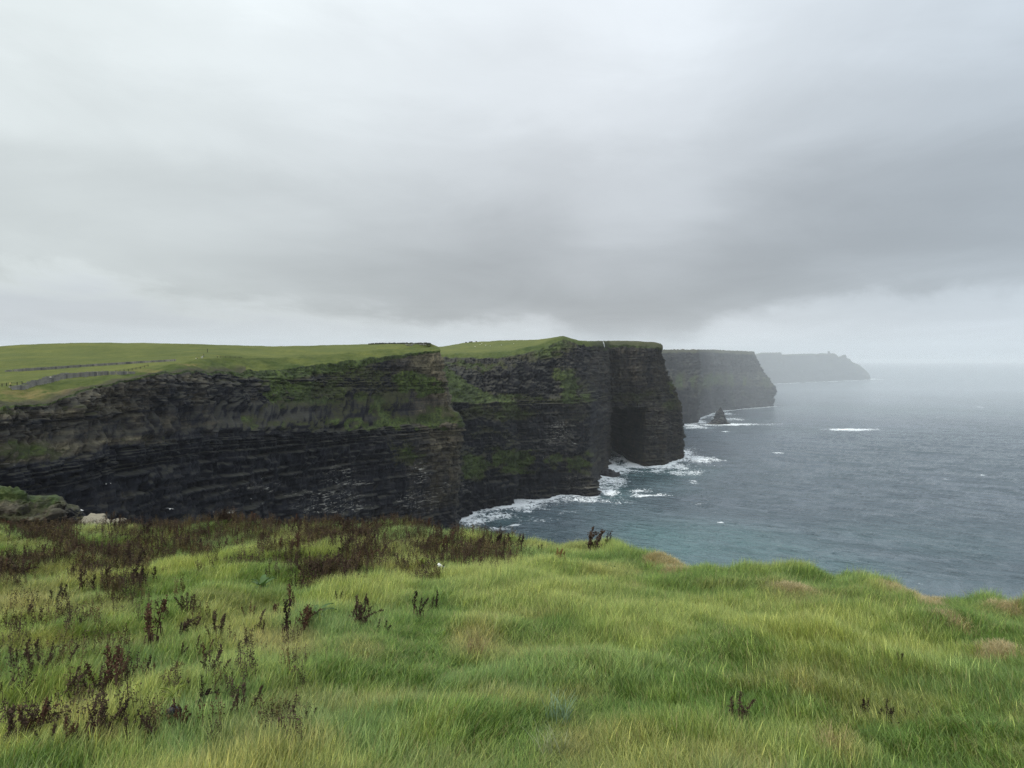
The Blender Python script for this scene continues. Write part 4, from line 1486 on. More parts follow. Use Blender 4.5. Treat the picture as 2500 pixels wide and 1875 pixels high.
rail_fence('dark post and rail fence at the far left, below the stepped wall', [(-12, 945.5), (5, 943.8), (16, 942.5), (27, 941.4), (42, 940.2), (54, 938.5)], 0.95)
rail_fence('dark post and rail fence running on from the end of the stepped wall',
           [(283, 908.3), (293, 907.6), (303, 906.9), (313.4, 906.2), (323, 904), (332, 901.8), (342.7, 900), (353, 897), (361.7, 894.5)], 0.8)
rail_fence('dark rail fence ending in a stout post near the walkers', [(538, 873.2), (550, 873.3), (562, 873.6), (574, 874), (584, 874.6), (590.5, 875)], 0.75)
q = hit(bvhA, 506.5, 860.5)
tag(link('fence_post', MB().box((0, 0, 0.9), (0.22, 0.22, 2.2)).mesh('fence_post', M_WOOD)), 'lone dark post standing in the upper pasture', 'post').location = q

# skyline wall and pale stones at the tip of the near cliff
mb = MB()
for i in range(46):
    u = 901 + (1050 - 901) * i / 45
    P0 = hit(bvhA, u, float(np.interp(u, cu, a_skyv)) + 1.2)
    if P0 is None: continue
    mb.box((P0.x, P0.y, P0.z + 0.35), (1.25, 0.8, 1.0 * random.uniform(.4, 1.4)), 0, 0.16)
tag(mb.build('field_wall', flat_mat('dark_wall_stone', (0.05, 0.052, 0.042), .9, .2, .5, .6)), 'low dark drystone wall on the skyline of the near cliff tip', 'wall')
bm_ = MB().lump((0, 0, 0.2), (0.9, 0.6, 0.55), 4, 6, 0.4).mesh('pale_boulder', M_STONE)
for i in range(13):
    u = random.uniform(985, 1060)
    P0 = hit(bvhA, u, random.uniform(840.5, 845))
    if P0 is None: continue
    o = link('pale_boulder', bm_)
    o.location = P0
    o.rotation_euler = (0, 0, random.uniform(0, 6))
    o.scale = [random.uniform(.6, 1.3)] * 3
    tag(o, 'pale boulder lying below the skyline wall at the near cliff tip', 'boulder', 'pale boulders below the skyline wall')


def person_mesh():
    J = [((0, 0, .93), .155), ((0, 0, 1.12), .145), ((0, 0, 1.34), .17), ((0, 0, 1.48), .065), ((0, .01, 1.60), .10), ((0, .0, 1.70), .085),
         ((.1, 0, .88), .095), ((.11, .02, .48), .062), ((.11, -.01, .08), .045), ((.11, .14, .04), .04),
         ((-.1, 0, .88), .095), ((-.11, .02, .48), .062), ((-.11, -.01, .08), .045), ((-.11, .14, .04), .04),
         ((.2, 0, 1.38), .065), ((.25, -.02, 1.12), .048), ((.25, .08, .88), .036), ((.25, .1, .79), .04),
         ((-.2, 0, 1.38), .065), ((-.25, -.02, 1.12), .048), ((-.25, .08, .88), .036), ((-.25, .1, .79), .04)]
    E = [(0, 1), (1, 2), (2, 3), (3, 4), (4, 5), (0, 6), (6, 7), (7, 8), (8, 9), (0, 10), (10, 11), (11, 12), (12, 13),
         (2, 14), (14, 15), (15, 16), (16, 17), (2, 18), (18, 19), (19, 20), (20, 21)]
    me = bpy.data.meshes.new('person')
    me.from_pydata([j[0] for j in J], E, [])
    o = bpy.data.objects.new('person_skeleton', me)
    COL.objects.link(o)
    md = o.modifiers.new('skin', 'SKIN')
    for sv_, (p_, r_) in zip(me.skin_vertices[0].data, J):
        sv_.radius = (r_, r_)
    me.skin_vertices[0].data[0].use_root = True
    ss = o.modifiers.new('sub', 'SUBSURF')
    ss.levels = ss.render_levels = 1
    dg = bpy.context.evaluated_depsgraph_get()
    out = bpy.data.meshes.new_from_object(o.evaluated_get(dg))
    bpy.data.objects.remove(o, do_unlink=True)
    out.name = 'person'
    out.materials.clear()
    for m_ in range(4):
        out.materials.append(None)
    for pl in out.polygons:
        z = pl.center.z
        ax_ = abs(pl.center.x)
        pl.use_smooth = True
        pl.material_index = 3 if (z > 1.66 or (z > 1.56 and pl.center.y < -0.02)) else 2 if z > 1.47 or (z < .83 and ax_ > .2) else 1 if z > .9 or ax_ > .19 else 0
    return out


PM = person_mesh()
M_SKIN = flat_mat('skin', (0.42, 0.27, 0.20), .6, .3, .05)
M_HAIR = flat_mat('dark_hair', (0.025, 0.02, 0.016), .8, .2, .2)
CLO = {k: flat_mat(k + '_cloth', c, .9, .1, .1) for k, c in dict(black=(.012, .012, .014), navy=(.02, .025, .05), white=(.62, .62, .6), yellow=(.5, .45, .16),
                                                             cream=(.5, .48, .4), grey=(.12, .12, .13), red=(.25, .04, .03)).items()}


def put_person(u, vhead, base_fn, jacket, trousers, label, group, rz):
    o = link('person', PM)
    for i, m_ in enumerate((CLO[trousers], CLO[jacket], M_SKIN, M_HAIR)):
        o.material_slots[i].link = 'OBJECT'
        o.material_slots[i].material = m_
    o.location = base_fn(u, vhead)
    o.rotation_euler = (0, 0, rz)
    tag(o, label, 'person', group)


def behind_wall(u, v):
    P0 = hit(bvhA, u, float(np.interp(u, [b[0] for b in front_bot], [b[1] for b in front_bot])))
    y = P0.y + 1.6
    x = float(unproj(u, v, y)[0])
    return (x, y, max(drop(bvhA, x, y) - 0.0, unproj(u, v, y)[2] - 1.74))


def in_hollow(u, v):
    P0 = hit(bvhA, u, float(np.interp(u, cu, a_terv)) + 0.4)
    y = P0.y + 6.0
    x = float(unproj(u, 870, y)[0])
    return (x, y, drop(bvhA, x, y))


for u, v, j, t_, lb in ((195, 907.2, 'black', 'navy', 'person in black at the left of the dark group behind the flagstone wall'),
                        (199.5, 906.6, 'black', 'black', 'second dark clad person from the left behind the flagstone wall'),
                        (210.5, 906.8, 'navy', 'black', 'third dark clad person from the left behind the flagstone wall'),
                        (214.2, 905.8, 'black', 'grey', 'rightmost and tallest of the dark group behind the flagstone wall'),
                        (249.5, 904.6, 'grey', 'black', 'person in grey walking alone behind the long level flagstone wall'),
                        (123.3, 917.2, 'cream', 'grey', 'person in a cream top on the steps between the two flagstone walls'),
                        (25, 937.0, 'yellow', 'black', 'person in a yellow top beside the left post and rail fence')):
    put_person(u, v, behind_wall, j, t_, lb, 'walkers on the clifftop path', random.uniform(0, 6))
for u, j, t_, lb in ((478.6, 'white', 'grey', 'person in a white top, left of the pair by the bank'),
                     (481.4, 'black', 'black', 'person in black standing right beside the one in white by the bank'),
                     (491.4, 'cream', 'cream', 'person in cream, left of the pale pair on the bank'),
                     (494.4, 'white', 'cream', 'person in white, right of the pale pair on the bank'),
                     (497.6, 'black', 'navy', 'person in dark clothes next to the pale pair on the bank'),
                     (530.7, 'black', 'black', 'dark clad person at the left end of the rail fence')):
    put_person(u, 870, in_hollow, j, t_, lb, 'walkers half hidden behind the grassy bank', random.uniform(0, 6))

# sheep and bushes on the field of the middle cliff
mb = MB().lump((0, 0, .62), (.55, .3, .32), 2, 7, .15).lump((.62, 0, .75), (.2, .12, .14), 3, 5, .1)
for i in (-1, 1):
    for j in (-1, 1):
        mb.tube([(i * .33, j * .14, .5), (i * .33, j * .14, 0)], [.06, .04], 5)
sm_ = mb.mesh('sheep', M_WOOL, True)
for u, v in ((1176, 839.5), (1172, 842), (1185.5, 844.2), (1197, 845.6), (1224, 843.6), (1254, 840), (1160, 847)):
    P0 = hit(bvhB, u, v)
    if P0 is None: continue
    o = link('sheep', sm_)
    o.location = P0
    o.rotation_euler = (0, 0, random.uniform(0, 6.28))
    o.scale = (1.2, 1.2, 1.2)
    tag(o, 'tiny white sheep grazing on the sloping field of the middle cliff', 'sheep', 'sheep on the far field')
mb = MB()
for q in range(8):
    mb.lump((random.uniform(-1.3, 1.3), random.uniform(-.6, .6), random.uniform(.4, 1.4)), (.8, .6, .6), q, 6, .5)
bu_ = mb.mesh('bush', M_BUSH)
for u in (1138, 1147.5, 1151.5, 1163):
    P0 = hit(bvhB, u, float(np.interp(u, [1130, 1171], [836, 833])) + 1.5)
    if P0 is None: continue
    o = link('bush', bu_)
    o.location = P0
    o.scale = [random.uniform(.6, 1.0)] * 3
    tag(o, 'small dark bush on the grassy skyline between the two cliffs', 'bush', 'bushes on the skyline')


# ------------------------------------------------------------------ gulls
def make_gull(loc, rz, span, label, roll=0.2, perched=False):
    g = empty('gull', loc, rz)
    tag(g, label, 'gull', 'gulls along the cliffs')
    g.scale = (span, span, span)
    MB().tube([(-.24, 0, .01), (-.16, 0, .01), (0, 0, 0), (.14, 0, .02), (.2, 0, .05), (.25, 0, .05), (.29, 0, .04)],
              [.012, .035, .062, .055, .04, .03, .006], 8).build('body', M_WHITE, g, True)
    for s in (-1, 1):
        mb = MB()
        if perched:
            mb.tube([(.1, s * .05, .02), (0, s * .062, .01), (-.22, s * .03, .02)], [.02, .03, .006], 5)
        else:
            prof = [(0, .03, .02, .12), (.02, .22, .12, .11), (0.0, .40, .10, .08), (-.07, .56, .05, .02)]
            for a, b in zip(prof[:-1], prof[1:]):
                za = a[2] + roll * s * a[1]; zb = b[2] + roll * s * b[1]
                mb.quad((a[0] + a[3] / 2, s * a[1], za), (a[0] - a[3] / 2, s * a[1], za), (b[0] - b[3] / 2, s * b[1], zb), (b[0] + b[3] / 2, s * b[1], zb))
        mb.build('wing', M_GREYW if s > 0 else M_WHITE, g)
    return g


for u, v, d, rz, sp, lb in ((415, 1243, 125, 1.9, 1.15, 'white gull gliding low in front of the near cliff'),
                            (259, 1181.5, 170, .4, .6, 'left of two tiny white gulls against the near cliff'),
                            (270, 1180, 170, 2.4, .6, 'right of two tiny white gulls against the near cliff'),
                            (1243, 1076, 600, 1.4, 1.5, 'white gull flying against the middle cliff above its green ledge'),
                            (1327, 1118, 600, 1.0, 1.2, 'tiny white gull low in front of the middle cliff'),
                            (613, 1218, 250, 2.0, .9, 'tiny white gull low down on the near cliff left of the whitened ledges')):
    make_gull(tuple(unproj(u, v, d)), rz, sp, lb)

# ------------------------------------------------------------------ rock outcrop and slabs at the left
OUT = []
dk = 46.0
for u, vt in ((-160, 1176), (-60, 1183), (0, 1187), (29, 1191), (55, 1197), (70, 1207), (90, 1208), (112, 1206.5), (136, 1207), (150, 1212), (158, 1218),
              (163, 1228), (176, 1232), (192, 1237), (203, 1247), (207, 1268), (214, 1300)):
    bul = 3.2 if u < 150 else 1.8
    OUT.append([(u, 1420, dk - 4.5), (u, 1340, dk - bul), (u, vt * .55 + 1320 * .45, dk - bul * .8), (u, vt + 9, dk - 0.5), (u, vt, dk + 1.2),
                (u, vt + 14, dk + 5), (u, 1400, dk + 8)])
U, V, P, lp, cp = lattice(OUT, [10, 8] + [8] * 14, [16, 40, 60, 12, 10, 6], 1, 1)
N = grid_normals(P)
N = np.where((N[..., 1:2] > 0.9), -N, N)
x3, y3, z3 = P[..., 0], P[..., 1], P[..., 2]
rel = 0.20 * fbm(x3 / .22, z3 / .18, y3 / .3, 3) + 0.55 * fbm(x3 / 1.6, z3 / 0.7, y3 / 2, 4) + 0.35 * np.abs(fbm(x3 / .5, z3 / .4, 3.0, 3)) + 0.25 * LAYO[(np.floor(z3 / 0.33 + .5 * vnoise(x3 / 2, z3, 1)).astype(int)) % 200]
ww = sstep(0, 0.4, lp)[:, None] * (1 - 0.75 * sstep(2.7, 3.4, lp))[:, None]
rel = 0.6 * rel + 0.10 * _h(np.floor(x3 / .55 + vnoise(x3, z3, 2)).astype(int), np.floor(z3 / .4 + .6 * vnoise(x3, z3, 5)).astype(int), 0 * x3.astype(int) + 2)
P = P + N * (rel * ww)[..., None]
Lg = lp[:, None] + 0 * U
vg = sstep(2.55, 3.0, Lg + 0.35 * fbm(x3 / 1.0, z3 / .6, 2.0, 3)) * sstep(160, 120, U) * 1.1 + 0.30 + 0.40 * sstep(2.0, 2.8, Lg) * sstep(155, 100, U)
tn = 0.60 + 0.30 * blob(U, V, 95, 1216, 40, 8) + 0.2 * fbm(x3 / 1.5, z3 / 1.5, 8.0, 3) - 0.25 * sstep(110, 200, U) * sstep(1225, 1250, V)
sf = np.stack([np.clip(vg, 0, 1.2), np.clip(tn, 0, 1), 0 * U], -1).reshape(-1, 3)
tag(link('rock_outcrop', np_mesh('rock_outcrop', P, grid_faces(*U.shape), {'surf': sf}), MAT_ROCK),
    'brown grass capped rock outcrop at the left edge below the near cliff', 'rock outcrop')
for (u0, u1, v0, v1, d, lb) in ((202, 247, 1263, 1277, 39.5, 'upper of two pale flat rock slabs right of the outcrop'),
                                (222, 286, 1273, 1290, 37.5, 'lower and larger of two pale flat rock slabs right of the outcrop')):
    a, b = unproj(u0, v1, d), unproj(u1, v0, d)
    cx, w_, zt = (a[0] + b[0]) / 2, b[0] - a[0], b[2]
    n = 22
    gx2, gy2 = np.meshgrid(np.linspace(-1, 1, n), np.linspace(-1, 1, n))
    lim = 1 + 0.22 * vnoise(np.arctan2(gy2, gx2) * 1.6, u0 * 1.0, 2)
    xx = gx2 * w_ / 2 * lim
    yy = gy2 * 0.8 * lim
    edge = np.maximum(np.abs(gx2), np.abs(gy2))
    zz = zt - 0.04 + 0.05 * fbm(xx / .4, yy / .4, u0, 3) + 0.10 * yy - 0.06 * xx - 0.16 * sstep(.86, .95, edge) - 0.5 * sstep(.95, 1.0, edge)
    tag(link('rock_slab', np_mesh('rock_slab', np.stack([cx + xx, d + yy, zz], -1), grid_faces(n, n), smooth=False), M_PALEROCK), lb, 'rock')
o = make_gull(tuple(unproj(200.5, 1246.2, dk - 0.8)), 2.6, 0.55, 'white bird perched at the right end of the rock outcrop', perched=True)

# ------------------------------------------------------------------ litter, stone and leafy plants in the grass
x, y, z = on_ground(1075, 1402)
cup = empty('paper_cup', (x, y, z + 0.17))
tag(cup, 'white paper cup lying on the grass below the dark docks', 'cup')
cup.rotation_euler = (math.radians(20), math.radians(128), math.radians(8))
n = 18
prof = [(0.033, -.075), (0.046, .065)]
mb = MB()
mb.tube([(0, 0, -.085), (0, 0, -.03), (0, 0, .03), (0, 0, .08)], [.046, .051, .057, .062], n).build('cup_body', M_PAPER, cup, True)
mb = MB()
mb.tube([(0, 0, .076), (0, 0, .088)], [.066, .066], n).build('rim', M_PAPER2, cup, True)
MB().tube([(0, 0, -.02), (0, 0, .02)], [.0535, .0575], n).build('band', M_PAPER2, cup, True)

x, y, z = on_ground(424, 1788)
mb = MB().lump((x, y, z + 0.13), (.10, .11, .15), 5, 12, .35)
tag(mb.build('black_stone', M_BLACK, None, True), 'black lump half hidden in grass beside the reddish dock', 'stone')


def leafy(u, v, label, mat, n, L, wdt, up, seed, lift=0.1):
    r = random.Random(seed)
    x, y, z = on_ground(u, v)
    root = empty('leafy_plant', (x, y, z + lift))
    tag(root, label, 'plant')
    for i in range(n):
        az = 2 * math.pi * i / n + r.uniform(-.4, .4)
        l_ = L * r.uniform(.7, 1.15)
        a0 = up * r.uniform(.7, 1.25)
        vs, fs = [], []
        px, pz = 0.0, 0.0
        for k in range(6):
            f = k / 5
            wv = wdt * math.sin(math.pi * min(1, 0.12 + 0.88 * f)) * .5 + .003
            nx, ny = -math.sin(az), math.cos(az)
            cxx, cyy = px * math.cos(az), px * math.sin(az)
            vs += [(cxx + nx * wv, cyy + ny * wv, pz + .015), (cxx, cyy, pz), (cxx - nx * wv, cyy - ny * wv, pz + .015)]
            a = a0 - f * 1.3
            px += l_ / 5 * math.cos(a); pz += l_ / 5 * math.sin(a)
        for k in range(5):
            b = k * 3
            fs += [(b, b + 1, b + 4, b + 3), (b + 1, b + 2, b + 5, b + 4)]
        me = bpy.data.meshes.new('leaf')
        me.from_pydata(vs, [], fs)
        me.polygons.foreach_set('use_smooth', [True] * len(fs))
        me.materials.append(mat)
        link('leaf', me, None, root)
    return root


leafy(640, 1455, 'dark green broad leaved plant at the foot of a brown dock, left of centre', M_LEAF, 9, .42, .13, 1.1, 1, .12)
leafy(775, 1530, 'broad green leaves lying in the grass left of the round brown dock bush', M_LEAF, 7, .34, .10, .9, 2, .12)
leafy(702, 1512, 'small pair of bright green leaves between two tall dock stalks', M_LEAF_Y, 4, .26, .08, 1.1, 3, .14)
leafy(436, 1668, 'yellow green leafy plant in the left foreground grass', M_LEAF_Y, 8, .26, .05, 1.1, 4, .14)
leafy(425, 1742, 'yellowish drooping plant above the black lump', M_LEAF_Y, 9, .24, .035, 1.2, 5, .16)
leafy(1032, 1402, 'small yellow green herb left of the white paper cup', M_LEAF_Y, 10, .26, .05, 1.3, 6, .12)
leafy(1278, 1352, 'pale green herb beside the brown dock bush near the cliff edge', M_LEAF_Y, 8, .24, .04, 1.3, 7, .12)
leafy(1480, 1398, 'low spreading green herb patch inland of the thin stalk', M_LEAF, 12, .24, .05, .9, 8, .12)


def clump(u, v, label, colr, n, lmin, lmax, wid, seed, spread=180, lean=(.5, 1.1)):
    me = tuft_mesh(seed, n=n, rad=.16, lmin=lmin, lmax=lmax, wid=wid, spread=spread, lean=lean, deadp=.12)
    m_ = flat_mat('clump_grass', colr, .55, .35, .35, 14, .25)
    x, y, z = on_ground(u, v)
    o = link('grass_clump', me, m_)
    o.location = (x, y, z + .05)
    tag(o, label, 'grass clump')
    return o


clump(1362, 1770, 'blue green broad bladed grass clump in the bottom centre', (.20, .29, .17), 46, .30, .52, .016, 301)
clump(1345, 1850, 'pale broad bladed grass clump just below the blue green one', (.29, .32, .16), 40, .28, .48, .015, 302)
clump(2035, 1850, 'tawny dry grass clump at the bottom right', (.33, .27, .12), 60, .30, .5, .010, 303)
clump(1160, 1600, 'reddish brown dry grass clump in the middle of the meadow', (.20, .145, .065), 70, .30, .5, .007, 304)
clump(1378, 1478, 'clump of tall pale straw stalks standing above the yellowish grass', (.36, .34, .14), 14, .45, .6, .008, 305, 60, (.1, .4))
clump(1545, 1465, 'pale yellow arching grass clump inland of the bare straw patch', (.34, .33, .13), 40, .35, .55, .009, 306)


# ------------------------------------------------------------------ dead docks
def dock_parts(seed, h, droop):
    """one dead stem with its head of hanging seeds, and a few shrivelled leaves"""
    r = random.Random(seed)
    pts = []
    lean = r.uniform(-.10, .22)
    bow = droop * r.uniform(.5, 1.0)
    for k in range(9):
        f = k / 8
        pts.append(Vector((h * (lean * f + bow * f ** 3), h * r.uniform(-.02, .02) * f + h * .1 * bow * f ** 3, h * (f - .35 * bow * f ** 3))))
    st = MB().tube(pts, [.008 - .005 * k / 8 for k in range(9)], 4)
    for q in range(5):                                    # shrivelled leaves on the lower stem
        f = r.uniform(.25, .6)
        p0 = pts[int(f * 8)]
        az = r.uniform(0, 6.28)
        d = Vector((math.cos(az), math.sin(az), 0))
        s_ = Vector((-math.sin(az), math.cos(az), 0)) * r.uniform(.008, .018)
        a, b, c = p0, p0 + d * .05 + Vector((0, 0, .01)), p0 + d * .08 - Vector((0, 0, r.uniform(.05, .12)))
        st.quad(a - s_ * .3, a + s_ * .3, b + s_, b - s_)
        st.quad(b - s_, b + s_, c + s_ * .4, c - s_ * .4)
    sd = MB()
    nb_ = r.randint(6, 9)
    for q in range(nb_):                                  # side spikes carrying the seeds
        f = .38 + .6 * q / nb_
        k = int(f * 8)
        p0 = pts[k].lerp(pts[min(k + 1, 8)], f * 8 - k)
        az = r.uniform(0, 6.28)
        ln = h * r.uniform(.14, .27) * (1.2 - .7 * f)
        tip = p0 + Vector((math.cos(az) * ln * .55, math.sin(az) * ln * .55, ln * r.uniform(.2, .75)))
        sd.tube([p0, tip], [.004, .002], 3)
        for m_ in range(15):
            g = r.uniform(0.05, 1)
            c = p0.lerp(tip, g) + Vector((r.gauss(0, .011), r.gauss(0, .011), r.gauss(-.008, .012)))
            s1 = r.uniform(.008, .017)
            a1 = Vector((r.gauss(0, 1), r.gauss(0, 1), r.gauss(0, 1))).normalized() * s1
            a2 = a1.orthogonal().normalized() * s1 * r.uniform(.6, 1.1)
            sd.quad(c - a1, c + a2, c + a1, c - a2)
    for m_ in range(70):                                  # seeds hugging the main stem
        f = r.uniform(.42, 1.0)
        k = min(int(f * 8), 7)
        c = pts[k].lerp(pts[k + 1], f * 8 - k) + Vector((r.gauss(0, .014), r.gauss(0, .014), r.gauss(0, .01)))
        s1 = r.uniform(.006, .013)
        a1 = Vector((r.gauss(0, 1), r.gauss(0, 1), r.gauss(0, 1))).normalized() * s1
        a2 = a1.orthogonal().normalized() * s1
        sd.quad(c - a1, c + a2, c + a1, c - a2)
    return st, sd


STEMS = []
for i in range(9):
    st, sd = dock_parts(500 + i, 0.62, (0.0, .08, .15, 0.03, .3, .0, .1, .8, .18)[i])
    STEMS.append((st.mesh('stem', M_STEM), {k: sd.mesh('seed_head', m_) for k, m_ in (('brown', M_SEED), ('red', M_SEED_RED), ('black', M_SEED_BLACK), ('gold', M_GOLD))}))


def dock(x, y, z, h, n, kind, seed, label, group=None, spread=.10):
    r = random.Random(seed)
    root = empty('dock_plant', (x, y, z), r.uniform(-.5, .9))
    tag(root, label, 'dead plant', group)
    for i in range(n):
        k = r.randrange(len(STEMS))
        o = link('stem', STEMS[k][0], None, root)
        sc = h / .62 * r.uniform(.78, 1.1)
        o.scale = (sc * r.uniform(.75, 1.1), sc * r.uniform(.75, 1.1), sc)
        o.location = (r.gauss(0, spread), r.gauss(0, spread), 0)
        o.rotation_euler = (r.gauss(0, .12), r.gauss(.08, .14), r.uniform(-1.2, 1.2) if r.random() < .75 else r.uniform(0, 6.28))
        link('seed_head', STEMS[k][1][kind], None, o)
    return root


# the single docks that stand apart in the grass: picture foot, visible height in pixels, stems
SOLO = [
    (61, 1652, 58, 3, 'brown', 'upright brown dock in the left foreground, left of a matching pair'),
    (114, 1674, 60, 4, 'brown', 'wide brown dock in the left foreground, right of a matching pair'),
    (173, 1712, 70, 2, 'brown', 'slender dark dock leaning left, first of the row in the lower left'),
    (199, 1726, 52, 3, 'black', 'bushy dark dock between two slender ones in the lower left row'),
    (238, 1724, 66, 2, 'brown', 'dark dock with a hooked top at the right of the lower left row'),
    (286, 1716, 98, 4, 'red', 'tallest reddish brown dock of the lower left, its top bent to the right'),
    (309, 1704, 58, 1, 'brown', 'thin single dock stalk right beside the tallest reddish one'),
    (334, 1688, 56, 1, 'black', 'straight narrow black dock right of the tallest reddish one'),
    (357, 1654, 24, 1, 'red', 'tiny reddish dock head poking from the grass'),
    (381, 1657, 30, 1, 'black', 'tiny black dock head leaning right in the grass'),
    (412, 1702, 42, 2, 'red', 'short reddish dock above the black lump'),
    (509, 1695, 66, 5, 'brown', 'heart shaped dark dock standing alone in the lower left meadow'),
    (472, 1750, 66, 2, 'black', 'dark dock curling over to the right like a hook'),
    (517, 1738, 34, 1, 'black', 'thin short dock stalk below the heart shaped dock'),
    (587, 1766, 54, 3, 'brown', 'compact upright dock, the rightmost tall one of the lower left'),
    (450, 1798, 50, 3, 'red', 'rust red dock right beside the black lump'),
    (341, 1830, 48, 3, 'brown', 'compact dark dock near the bottom, left of the black lump'),
    (286, 1818, 66, 4, 'black', 'black dock fanning to the right near the bottom left'),
    (237, 1845, 46, 3, 'red', 'reddish dock in the straw coloured grass at the bottom left'),
    (224, 1862, 90, 2, 'brown', 'tall thin dock stalk rising above the bottom left cluster'),
    (18, 1842, 90, 5, 'brown', 'dense brown dock cut by the left edge at the bottom'),
    (50, 1848, 80, 5, 'brown', 'dense brown dock second from the left edge at the bottom'),
    (84, 1838, 78, 4, 'red', 'reddish dense dock third from the left edge at the bottom'),
    (107, 1800, 86, 2, 'black', 'tall narrow black dock behind the dense bottom left ones'),
    (137, 1862, 46, 3, 'brown', 'low brown dock at the bottom between straw tufts, left one'),
    (178, 1866, 50, 4, 'red', 'low reddish dock at the bottom between straw tufts, right one'),
    (3, 1712, 26, 2, 'black', 'small black dock cut by the left edge'),
    (362, 1588, 124, 2, 'red', 'very tall thin dock with a red brown head in the left meadow'),
    (405, 1518, 54, 2, 'brown', 'narrow brown dock right of the very tall thin one'),
    (455, 1512, 42, 4, 'brown', 'broad low dock left of centre with a pale tip behind it'),
    (430, 1558, 38, 2, 'black', 'black stubby dock, left of a close pair'),
    (457, 1556, 44, 3, 'brown', 'brown stubby dock, right of a close pair'),
    (540, 1574, 58, 3, 'brown', 'full headed dock standing alone left of centre'),
    (607, 1506, 44, 2, 'red', 'reddish dock left of the tall narrow spike'),
    (645, 1546, 56, 1, 'brown', 'tall narrow brown spike left of centre'),
    (604, 1550, 22, 2, 'black', 'dark drooping dock remnant beside the tall narrow spike'),
    (672, 1506, 30, 3, 'red', 'low reddish dock right of the tall narrow spike'),
    (700, 1560, 84, 1, 'black', 'black bare stalk with a few leaves in the middle left'),
    (738, 1552, 70, 3, 'red', 'tall reddish dock in the middle left with green leaves at its top'),
    (709, 1496, 62, 1, 'red', 'slim red brown dock spike above the bare black stalk'),
    (460, 1598, 30, 2, 'brown', 'small brown dock head low in the grass, left of centre'),
    (496, 1606, 32, 2, 'red', 'small red dock low in the grass beside a brown one'),
    (576, 1614, 38, 1, 'black', 'dark single stalk above the straw coloured patch'),
    (866, 1540, 60, 6, 'brown', 'round bushy dock standing alone in the middle of the meadow'),
    (826, 1490, 24, 2, 'black', 'small black dock head left of the round bushy dock'),
    (892, 1500, 30, 1, 'black', 'thin dark dock right of the round bushy dock'),
    (942, 1560, 22, 2, 'black', 'small dark dock tuft right of and below the round bushy dock'),
    (1030, 1532, 56, 2, 'black', 'dark slender dock in the centre of the meadow'),
    (1062, 1500, 40, 2, 'black', 'sparse dark dock behind the slender one in the centre'),
    (738, 1792, 36, 2, 'black', 'black dock remnant alone at the bottom, left of centre'),
    (1802, 1784, 54, 3, 'brown', 'brown dock standing alone in the lower right meadow'),
    (2105, 1742, 42, 2, 'black', 'black dock remnant in the right meadow, the larger of two'),
    (2168, 1756, 36, 3, 'black', 'sparse black dock remnant in the right meadow, right of the larger one'),
    (2215, 1752, 20, 1, 'black', 'tiny hooked black stalk in the right meadow'),
    (2185, 1630, 18, 2, 'black', 'flattened black dock lying in the right meadow'),
    (1445, 1350, 68, 4, 'brown', 'tall branching dock silhouetted against the sea at the cliff edge'),
    (1478, 1345, 40, 1, 'black', 'thin dark dock right of the tall branching one at the cliff edge'),
    (1318, 1356, 34, 1, 'black', 'thin dark dock alone in the bright grass near the cliff edge'),
    (1240, 1325, 28, 2, 'black', 'drooping dark dock against the foam at the cliff edge'),
    (1213, 1346, 52, 2, 'black', 'pair of black dock spikes beside the green hummock'),
    (1275, 1336, 30, 3, 'black', 'arched dark dock between the green hummock and the bright grass'),
    (1358, 1396, 36, 5, 'gold', 'golden brown withered plant near the cliff edge'),
    (1593, 1360, 36, 1, 'black', 'single thin black stalk left of the bare straw patch'),
    (77, 1520, 30, 2, 'brown', 'small dark dock in the tawny grass at the far left'),
    (150, 1482, 34, 3, 'black', 'dark dock bunch in the tawny grass left of the brown bushes'),
]
for i, (u, v, hp, n, kd, lb) in enumerate(SOLO):
    x, y, z = on_ground(u, v)
    dock(x, y, z, hp * y / FPX + 0.17, n + (1 if n < 3 else 2), kd, 900 + i, lb, 'dead docks standing in the grass', .035 + .012 * n)

PATCH = [(61, 1300, 55, 13, 14), (163, 1352, 28, 26, 12), (293, 1372, 36, 26, 16), (81, 1391, 70, 20, 14), (16, 1428, 26, 22, 9), (387, 1334, 85, 24, 22),
         (570, 1312, 125, 20, 28), (285, 1298, 36, 13, 8), (215, 1412, 20, 14, 5), (277, 1456, 24, 16, 6), (325, 1444, 18, 22, 6), (661, 1302, 60, 18, 14),
         (763, 1324, 28, 17, 12), (828, 1316, 52, 24, 16), (877, 1328, 22, 16, 6), (958, 1308, 50, 18, 12), (1015, 1302, 28, 18, 9), (1056, 1350, 58, 24, 18),
         (925, 1359, 32, 22, 8), (864, 1383, 32, 28, 11), (830, 1414, 52, 16, 11), (1160, 1362, 32, 26, 11), (1235, 1366, 30, 20, 10), (795, 1424, 24, 18, 5),
         (752, 1430, 14, 16, 3), (1121, 1330, 18, 18, 4), (698, 1375, 50, 18, 6), (657, 1358, 18, 10, 3), (130, 1322, 60, 14, 8), (480, 1365, 60, 18, 7)]
r_ = random.Random(77)
TH = []
for cx, cy, rx, ry, n in PATCH:
    for i in range(int(round(n * 0.66))):
        TH.append((cx + rx * .72 * r_.gauss(0, 1), min(1455, max(1283, cy + 8 + ry * .72 * r_.gauss(0, 1)))))
TH = TH[:225]


def thicket_label(u):
    if u < 350:
        return 'dead brown dock in the thicket at the far left, below the rock outcrop', 'dead docks crowding the far left edge'
    if u < 690:
        return 'dead brown dock in the thicket left of centre, in front of the dark cliff face', 'dead docks crowding the edge left of centre'
    if u < 1010:
        return 'dead brown dock in the dark thicket just left of the paper cup', 'dead docks crowding the edge left of the cup'
    return 'dead brown dock in the thicket between the paper cup and the open sea', 'dead docks crowding the edge right of the cup'


